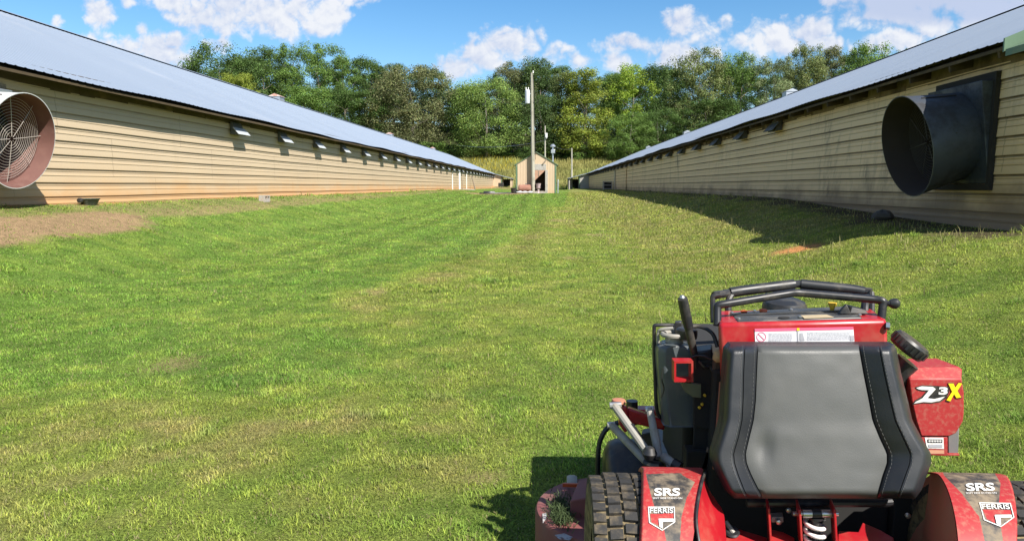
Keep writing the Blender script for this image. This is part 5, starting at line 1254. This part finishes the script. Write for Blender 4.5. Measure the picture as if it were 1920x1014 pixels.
# red open tube end
def frame_box(l, r, t, b, w_, Ya, Yb, name, m):
    q = M()
    for (x0, x1, y0, y1) in ((l, r, t, t + w_), (l, r, b - w_, b), (l, l + w_, t + w_ * 1.02, b - w_ * 1.02), (r - w_, r, t + w_ * 1.02, b - w_ * 1.02)):
        f = [np.array(P(*p, Ya)) for p in ((x0, y1), (x1, y1), (x1, y0), (x0, y0))]; k = [p + np.array([0, Yb - Ya, 0]) for p in f]; q.hexa([f[0], f[1], k[1], k[0]], [f[3], f[2], k[2], k[3]])
    return q.build(name, m, mow, smooth=False)
frame_box(1264, 1300, 677, 716, 3.8, 2.24, 2.285, 'tube_socket', M_RED)
M().prism([P(*p, 2.26) for p in ((1275, 716), (1315, 720), (1315, 746), (1299, 744), (1284, 734))], (0, .012, 0)).build('bracket', M_OLIVE, mow, bevel=.002)
quadbox((1299, 676), (1346, 676), (1299, 800), (1346, 810), 2.30, 2.42, 'side_panel', M_DARK, .006)
quadbox((1302, 660), (1336, 655), (1302, 676), (1336, 678), 2.31, 2.40, 'control_block', M_BLACKP, .006)
M().tube([P(1310, 676, 2.30), P(1322, 690, 2.29), P(1330, 684, 2.30), P(1338, 700, 2.29)], .005, 6).build('hose', M_BLACK, mow)
M().tube([P(1296, 670, 2.30), P(1304, 667, 2.295), P(1314, 666, 2.29), P(1324, 668, 2.285), P(1334, 674, 2.28)], .004, 6).build('hose', M_BLACK, mow)
quadbox((1300, 795), (1346, 800), (1298, 880), (1346, 884), 2.32, 2.5, 'side_panel', M_DARK, .006)
M().prism([P(*p, 2.28) for p in ((1347, 664), (1356, 660), (1357, 700), (1350, 740), (1342, 748), (1336, 716), (1338, 680))], (0, .05, 0)).build('mesh_bag', M_MESH, mow, bevel=.008)
fo = M(); q2 = random.Random(5); rows = []; c = P(1347, 667, 2.27)
for i in range(7):
    a = i / 6 * math.pi; rows.append([(c[0] + .019 * math.cos(t_) * math.sin(a) * q2.uniform(.85, 1.2), c[1] + .02 * math.sin(t_) * math.sin(a) * q2.uniform(.85, 1.15), c[2] - .022 * math.cos(a)) for t_ in np.linspace(0, 6.283, 13)[:-1]])
fo.grid(rows, closed=True).build('foam_wad', M_FOAM, mow, angle=60)
quadbox((1349, 716), (1353, 716), (1336, 880), (1344, 880), 2.25, 2.32, 'red_strut', M_REDB, .003)
quadbox((1326, 840), (1333, 838), (1314, 880), (1326, 880), 2.30, 2.36, 'tan_strut', mat('muddy_steel', (.22, .15, .10), .8), .003)
for q in ((1316, 757), (1311, 763), (1321, 740)): M().lathe([(.005, 0), (.005, .006), (.002, .008)], P(*q, 2.295), (0, -1, 0), 8).build('brass_bolt', M_YCAP, mow)
# ---- front lift arms
arm = M().prism([P(1167, 761, 2.420), P(1176, 764, 2.420), P(1179, 806, 2.420), P(1172, 812, 2.420), P(1160, 795, 2.420)], (0, .03, 0)).build('lift_arm', M_RED, mow, bevel=.004)
M().hexa([P(1177, 792, 2.430), P(1246, 806, 2.430), P(1246, 806, 2.500), P(1177, 790, 2.500)], [P(1177, 764, 2.430), P(1246, 788, 2.430), P(1246, 784, 2.500), P(1177, 760, 2.500)]).build('arm_beam', M_RED, arm, bevel=.006)
M().lathe([(.022, 0), (.026, .006), (.022, .016), (.006, .018)], P(1160, 757, 2.440), (0, 0, 1), 14).build('arm_cap', M_REDB, arm)
def rod(a, b, Ya, Yb, r, name='lift_rod'):
    o = M().tube([P(*a, Ya), P(*b, Yb)], r, 10).build(name, M_ROD, mow)
    return o
r1 = rod((1152, 760), (1216, 850), 2.370, 2.220, .0135); r2 = rod((1147, 797), (1213, 866), 2.370, 2.220, .0135); r3 = rod((1218, 766), (1236, 858), 2.350, 2.220, .0125)
for par, (x, y), Y in ((r1, (1143, 760), 2.370), (r2, (1139, 797), 2.370), (r3, (1210, 768), 2.350)):
    M().tube([P(x, y, Y), P(x + (22 if par is r1 else 14), y - 1, Y)], .0115, 10).build('rod_bolt', M_STEEL, par)
M().tube([P(1181, 799, 2.305), P(1199, 824, 2.265)], .0155, 10).build('rod_sleeve', M_BLACK, r1)
M().tube([P(1226, 806, 2.290), P(1232, 836, 2.255)], .0145, 10).build('rod_sleeve', M_ROD, r3)
M().lathe([(.001, -.024), (.015, -.019), (.024, 0), (.015, .019), (.001, .024)], P(1218, 849, 2.200), (0, 0, 1), 18).build('ball_joint', M_BLACKP, mow)
M().tube([P(1210, 866, 2.220), P(1224, 872, 2.200), P(1240, 874, 2.180)], .015, 10).build('joint_link', M_BLACK, mow)
M().tube([P(1244, 856, 2.220), P(1264, 870, 2.180)], .015, 12).build('joint_tube', M_ROD, mow); M().tube([P(1262, 868, 2.185), P(1276, 876, 2.170)], .018, 12).build('joint_tube', M_BLACK, mow)
quadbox((1202, 814), (1226, 810), (1204, 836), (1226, 836), 2.460, 2.520, 'arm_clevis', M_BLACK, .004)
# ---- front casters
def caster(px0, px1, mirror=None):
    Y = 2.95
    l, r = P(px0 + 12, 850, Y)[0], P(px1, 850, Y)[0]; W = r - l; xo = P(px0, 850, Y)[0]
    if mirror is not None: l, r, xo = 2 * mirror - r, 2 * mirror - l, 2 * mirror - xo
    c = M().tube([(xo, Y + .02, .17), (xo, Y + .02, .33), (xo + (.03 if mirror is None else -.03), Y + .02, .40), (xo + (.08 if mirror is None else -.08), Y + .03, .425), ((l + r) / 2, Y + .03, .43), ((r if mirror is None else l), Y + .04, .42)], .011, 10).build('caster_fork', M_BLACK, mow)
    M().lathe([(.07, 0), (.13, .0), (.165, .02), (.178, .05), (.178, W - .05), (.165, W - .02), (.13, W), (.07, W)], (l, Y, .178), (1, 0, 0), 36).build('caster_tyre', M_BLACKP, c, angle=50)
    M().tube([(min(xo, l) - .005, Y, .178), (max(xo, r) + .005, Y, .178)], .012, 8).build('caster_axle', M_STEEL, c)
    M().tube([((l + r) / 2, Y + .03, .42), ((l + r) / 2, Y + .03, .52)], .025, 10).build('caster_stem', M_BLACK, c)
caster(1122, 1236); caster(1122, 1236, mx)
M().box(.33, 1.22, 2.95, 3.02, .455, .49).build('front_beam', M_RED, mow, bevel=.008)
# ---- cutter deck
def deck():
    cs = [(.245, 2.56), (mx, 2.74), (2 * mx - .245, 2.56)]; R = .285
    pts = [(cs[0][0] + R * math.cos(a), cs[0][1] + R * math.sin(a)) for a in np.linspace(math.radians(262), math.radians(100), 22)]
    pts += [(cs[1][0] + R * math.cos(a), cs[1][1] + R * math.sin(a)) for a in np.linspace(math.radians(118), math.radians(62), 8)]
    pts += [(cs[2][0] + R * math.cos(a), cs[2][1] + R * math.sin(a)) for a in np.linspace(math.radians(80), math.radians(-82), 22)]
    pts += [(cs[2][0] - .05, cs[2][1] - R), (mx + .1, cs[1][1] - R), (mx - .1, cs[1][1] - R)]
    q = M(); c = np.array([mx, 2.6]); rows = []
    for k, z in ((1.0, .085), (1.0, .225), (.992, .238), (.975, .243)):
        rows.append([tuple(np.append(c + (np.array(p) - c) * k, z)) for p in pts])
    q.grid(rows, closed=True); n = len(pts); q.f.append(tuple(range(3 * n, 4 * n))); q.mi.append(0)
    d = q.build('cutter_deck', M_DECKP, mow, angle=30)
    quadbox((1069, 938), (1116, 930), (1069, 985), (1116, 985), 2.46, 2.64, 'belt_cover', M_DECKP, .004, d)
    M().hexa([P(1060, 912, 2.72), P(1066, 912, 2.72), P(1066, 912, 2.76), P(1060, 912, 2.76)], [P(1060, 933, 2.62), P(1066, 933, 2.62), P(1066, 930, 2.66), P(1060, 930, 2.66)]).build('deck_tab', M_DECKP, d)
    M().box(.065, .14, 2.70, 2.71, .255, .268).build('anti_scalp_bar', M_ORANGE, d)
    M().lathe([(.05, 0), (.055, .01), (.055, .03), (.05, .04)], P(1063, 916, 2.78), (1, 0, 0), 20).build('anti_scalp_wheel', mat('pale_roller', (.38, .36, .30), .7), d)
    for poly in ([(1040, 1002), (1058, 999), (1074, 1006), (1068, 1012), (1048, 1010)], [(1017, 962), (1026, 960), (1024, 972), (1018, 980)]):
        qq = M(); vs = []
        for p in poly:
            dr_ = raydir(*p); k = (.2445 - CZ) / dr_[2]; vs.append((float(dr_[0] * k), float(dr_[1] * k), .2445))
        qq.add(vs, [tuple(range(len(vs)))]); qq.build('deck_sticker', mat('scuffed_sticker', (.45, .43, .42), .6, 0, (.12, .05, .05), .9, 60, .2), d, smooth=False)
    return d
deck()
n = 900; px = RNG.normal(1052, 12, n); py = RNG.normal(966, 14, n); pts = []
for a, b in zip(px, py):
    d = raydir(a, b); k = (.245 - CZ) / d[2]; pts.append((d[0] * k, d[1] * k))
pts = np.array(pts); pts = pts[(np.hypot(pts[:, 0] - .245, pts[:, 1] - 2.56) < .27)]; n = len(pts)
V, Tt, c = blades(pts[:, 0], pts[:, 1], np.full(n, .246) + RNG.uniform(0, .02, n), RNG.uniform(.02, .05, n), np.full(n, .003), RNG.uniform(1.1, 1.9, n), np.array([.085, .12, .05]) * RNG.uniform(.5, 1.2, n)[:, None])
mesh_tris('grass_clippings', V, Tt, c, M_BLADE, 'stuff', 'dry grass clippings lying on the mower deck')
# ---- right side: fuel cap and red tank cover with lettering
nkb = Vector(P(1690, 690, 2.28)); cap = Vector(P(1704, 649, 2.26)); axd = Vector((.55, -.22, .80)).normalized()
nk = M().tube([nkb + Vector((-.02, .03, -.10)), nkb, nkb + axd * .03], [.036, .036, .036], 20).build('filler_neck', M_BLACKP, mow)
fc = M().lathe([(.040, -.02), (.052, -.018), (.056, -.008), (.056, .016), (.050, .024), (.02, .026)], cap, axd, 36).build('fuel_cap', M_BLACKP, nk)
q = M(); u = axd.orthogonal().normalized(); w = axd.cross(u)
for k in range(20):
    a = k * math.pi / 10; e = u * math.cos(a) + w * math.sin(a); t_ = axd.cross(e); p0 = cap + e * .0555
    q.hexa([tuple(p0 + t_ * s1 * .004 + axd * -.008 + e * r_) for s1, r_ in ((-1, 0), (1, 0), (1, .004), (-1, .004))], [tuple(p0 + t_ * s1 * .004 + axd * .014 + e * r_) for s1, r_ in ((-1, 0), (1, 0), (1, .004), (-1, .004))])
q.build('cap_ridge', M_BLACKP, fc, smooth=False)
Yb = 2.24
face = [(1705, 710), (1804, 710), (1808, 735), (1808, 775), (1806, 790), (1793, 812), (1780, 818), (1727, 818), (1718, 790), (1709, 750)]
top = [(1706, 694), (1711, 689), (1798, 687.5), (1805, 693)]
q = M(); f0 = [np.array(P(*p, Yb)) for p in face]; bk = [p + np.array([0, .17, 0]) for p in f0]
n = len(f0); q.add([*f0, *bk], [tuple(range(n))[::-1], tuple(range(n, 2 * n))] + [(i, (i + 1) % n, n + (i + 1) % n, n + i) for i in range(1, n)])
t0 = [np.array(P(*p, Yb + .035)) for p in top]; tb = [p + np.array([0, .13, -.004]) for p in t0]
o = len(q.v); q.add([*t0, *tb], [(0, 1, 5, 4), (1, 2, 6, 5), (2, 3, 7, 6)])
i0 = o - 2 * n
q.f += [(i0 + 0, i0 + 1, o + 3, o + 2, o + 1, o + 0), (o + 3, i0 + 1, i0 + n + 1, o + 7), (i0 + 0, o + 0, o + 4, i0 + n + 0)]; q.mi += [0, 0, 0]
cov = q.build('tank_cover', M_REDD, mow, bevel=.004)
quadbox((1727, 818.5), (1777, 818.5), (1732, 853), (1777, 855), Yb + .004, Yb + .12, 'tank_skirt', M_REDD, .003, cov)
quadbox((1777.6, 812), (1799, 800), (1777.6, 850), (1797, 850), Yb + .03, Yb + .12, 'grey_skirt', mat('grey_plastic', (.16, .155, .15), .6, 0, (.3, .25, .18), .4, 20), .003, cov)
quadbox((1776.5, 850.8), (1799, 850.8), (1776.5, 854), (1799, 854), Yb + .02, Yb + .12, 'skirt_lip', M_REDD, .001, cov)
quadbox((1698, 704), (1705, 704), (1706, 770), (1712, 770), Yb + .02, Yb + .16, 'cover_edge', M_REDB, .003, cov)
g = lambda x, y: (1690 + x / 5.336, 680 + y / 5.336)
s1 = lambda x, y: P(x, y, Yb - .0012); s2 = lambda x, y: P(x, y, Yb - .0024); s3 = lambda x, y: P(x, y, Yb - .0036)
Zp = [(150, 250), (205, 233), (318, 240), (345, 262), (262, 352), (330, 360), (438, 335), (385, 378), (300, 394), (222, 390), (126, 406), (150, 385), (212, 352), (278, 272), (205, 270), (170, 262)]
zc = np.mean(Zp, 0); bk = [(135, 245), (205, 222), (330, 228), (400, 232), (470, 236), (478, 290), (462, 330), (455, 352), (390, 392), (300, 406), (222, 402), (108, 416), (140, 372), (205, 335), (250, 285), (200, 282), (160, 272)]
patch([g(*p) for p in bk], s1, M_BLACK, cov, 'emblem_shadow')
patch([g(*p) for p in Zp], s2, M_WHITED, cov, 'emblem_letter')
lettering('3', [g(378, 240), g(468, 240), g(462, 318), g(372, 318)], s2, M_WHITED, cov, .05)
Xp = [(470, 205), (522, 205), (540, 245), (572, 200), (610, 204), (562, 280), (600, 345), (552, 352), (528, 312), (490, 384), (452, 372), (508, 288)]
cx = np.mean(Xp, 0); patch([g(*(cx + (np.array(p) - cx) * 1.10)) for p in Xp], s2, M_BLACK, cov, 'emblem_shadow'); patch([g(*p) for p in Xp], s3, M_YEL, cov, 'emblem_letter')
sk = lambda d: (lambda x, y: P(x, y, Yb + .004 - d))
dst = patch([(1734, 819.5), (1769, 820), (1770, 841), (1738, 840)], sk(.0012), M_WHITED, cov, 'dealer_sticker')
patch([(1739, 823), (1767, 823.3), (1767, 829.5), (1739.5, 829.3)], sk(.0024), M_BLACK, dst, 'sticker_band'); patch([(1741, 833), (1767, 833), (1767, 838.5), (1742, 838.3)], sk(.0024), M_GREYL, dst, 'sticker_band')
lettering('*****', [(1740.5, 824), (1766, 824.2), (1766, 828.5), (1740.8, 828.4)], sk(.0036), M_WHITED, dst, .02)
patch([(1739, 843), (1770, 843.4), (1770.5, 850), (1741, 850)], sk(.0012), mat('faded_orange_sticker', (.55, .28, .17), .6), cov, 'caution_sticker')
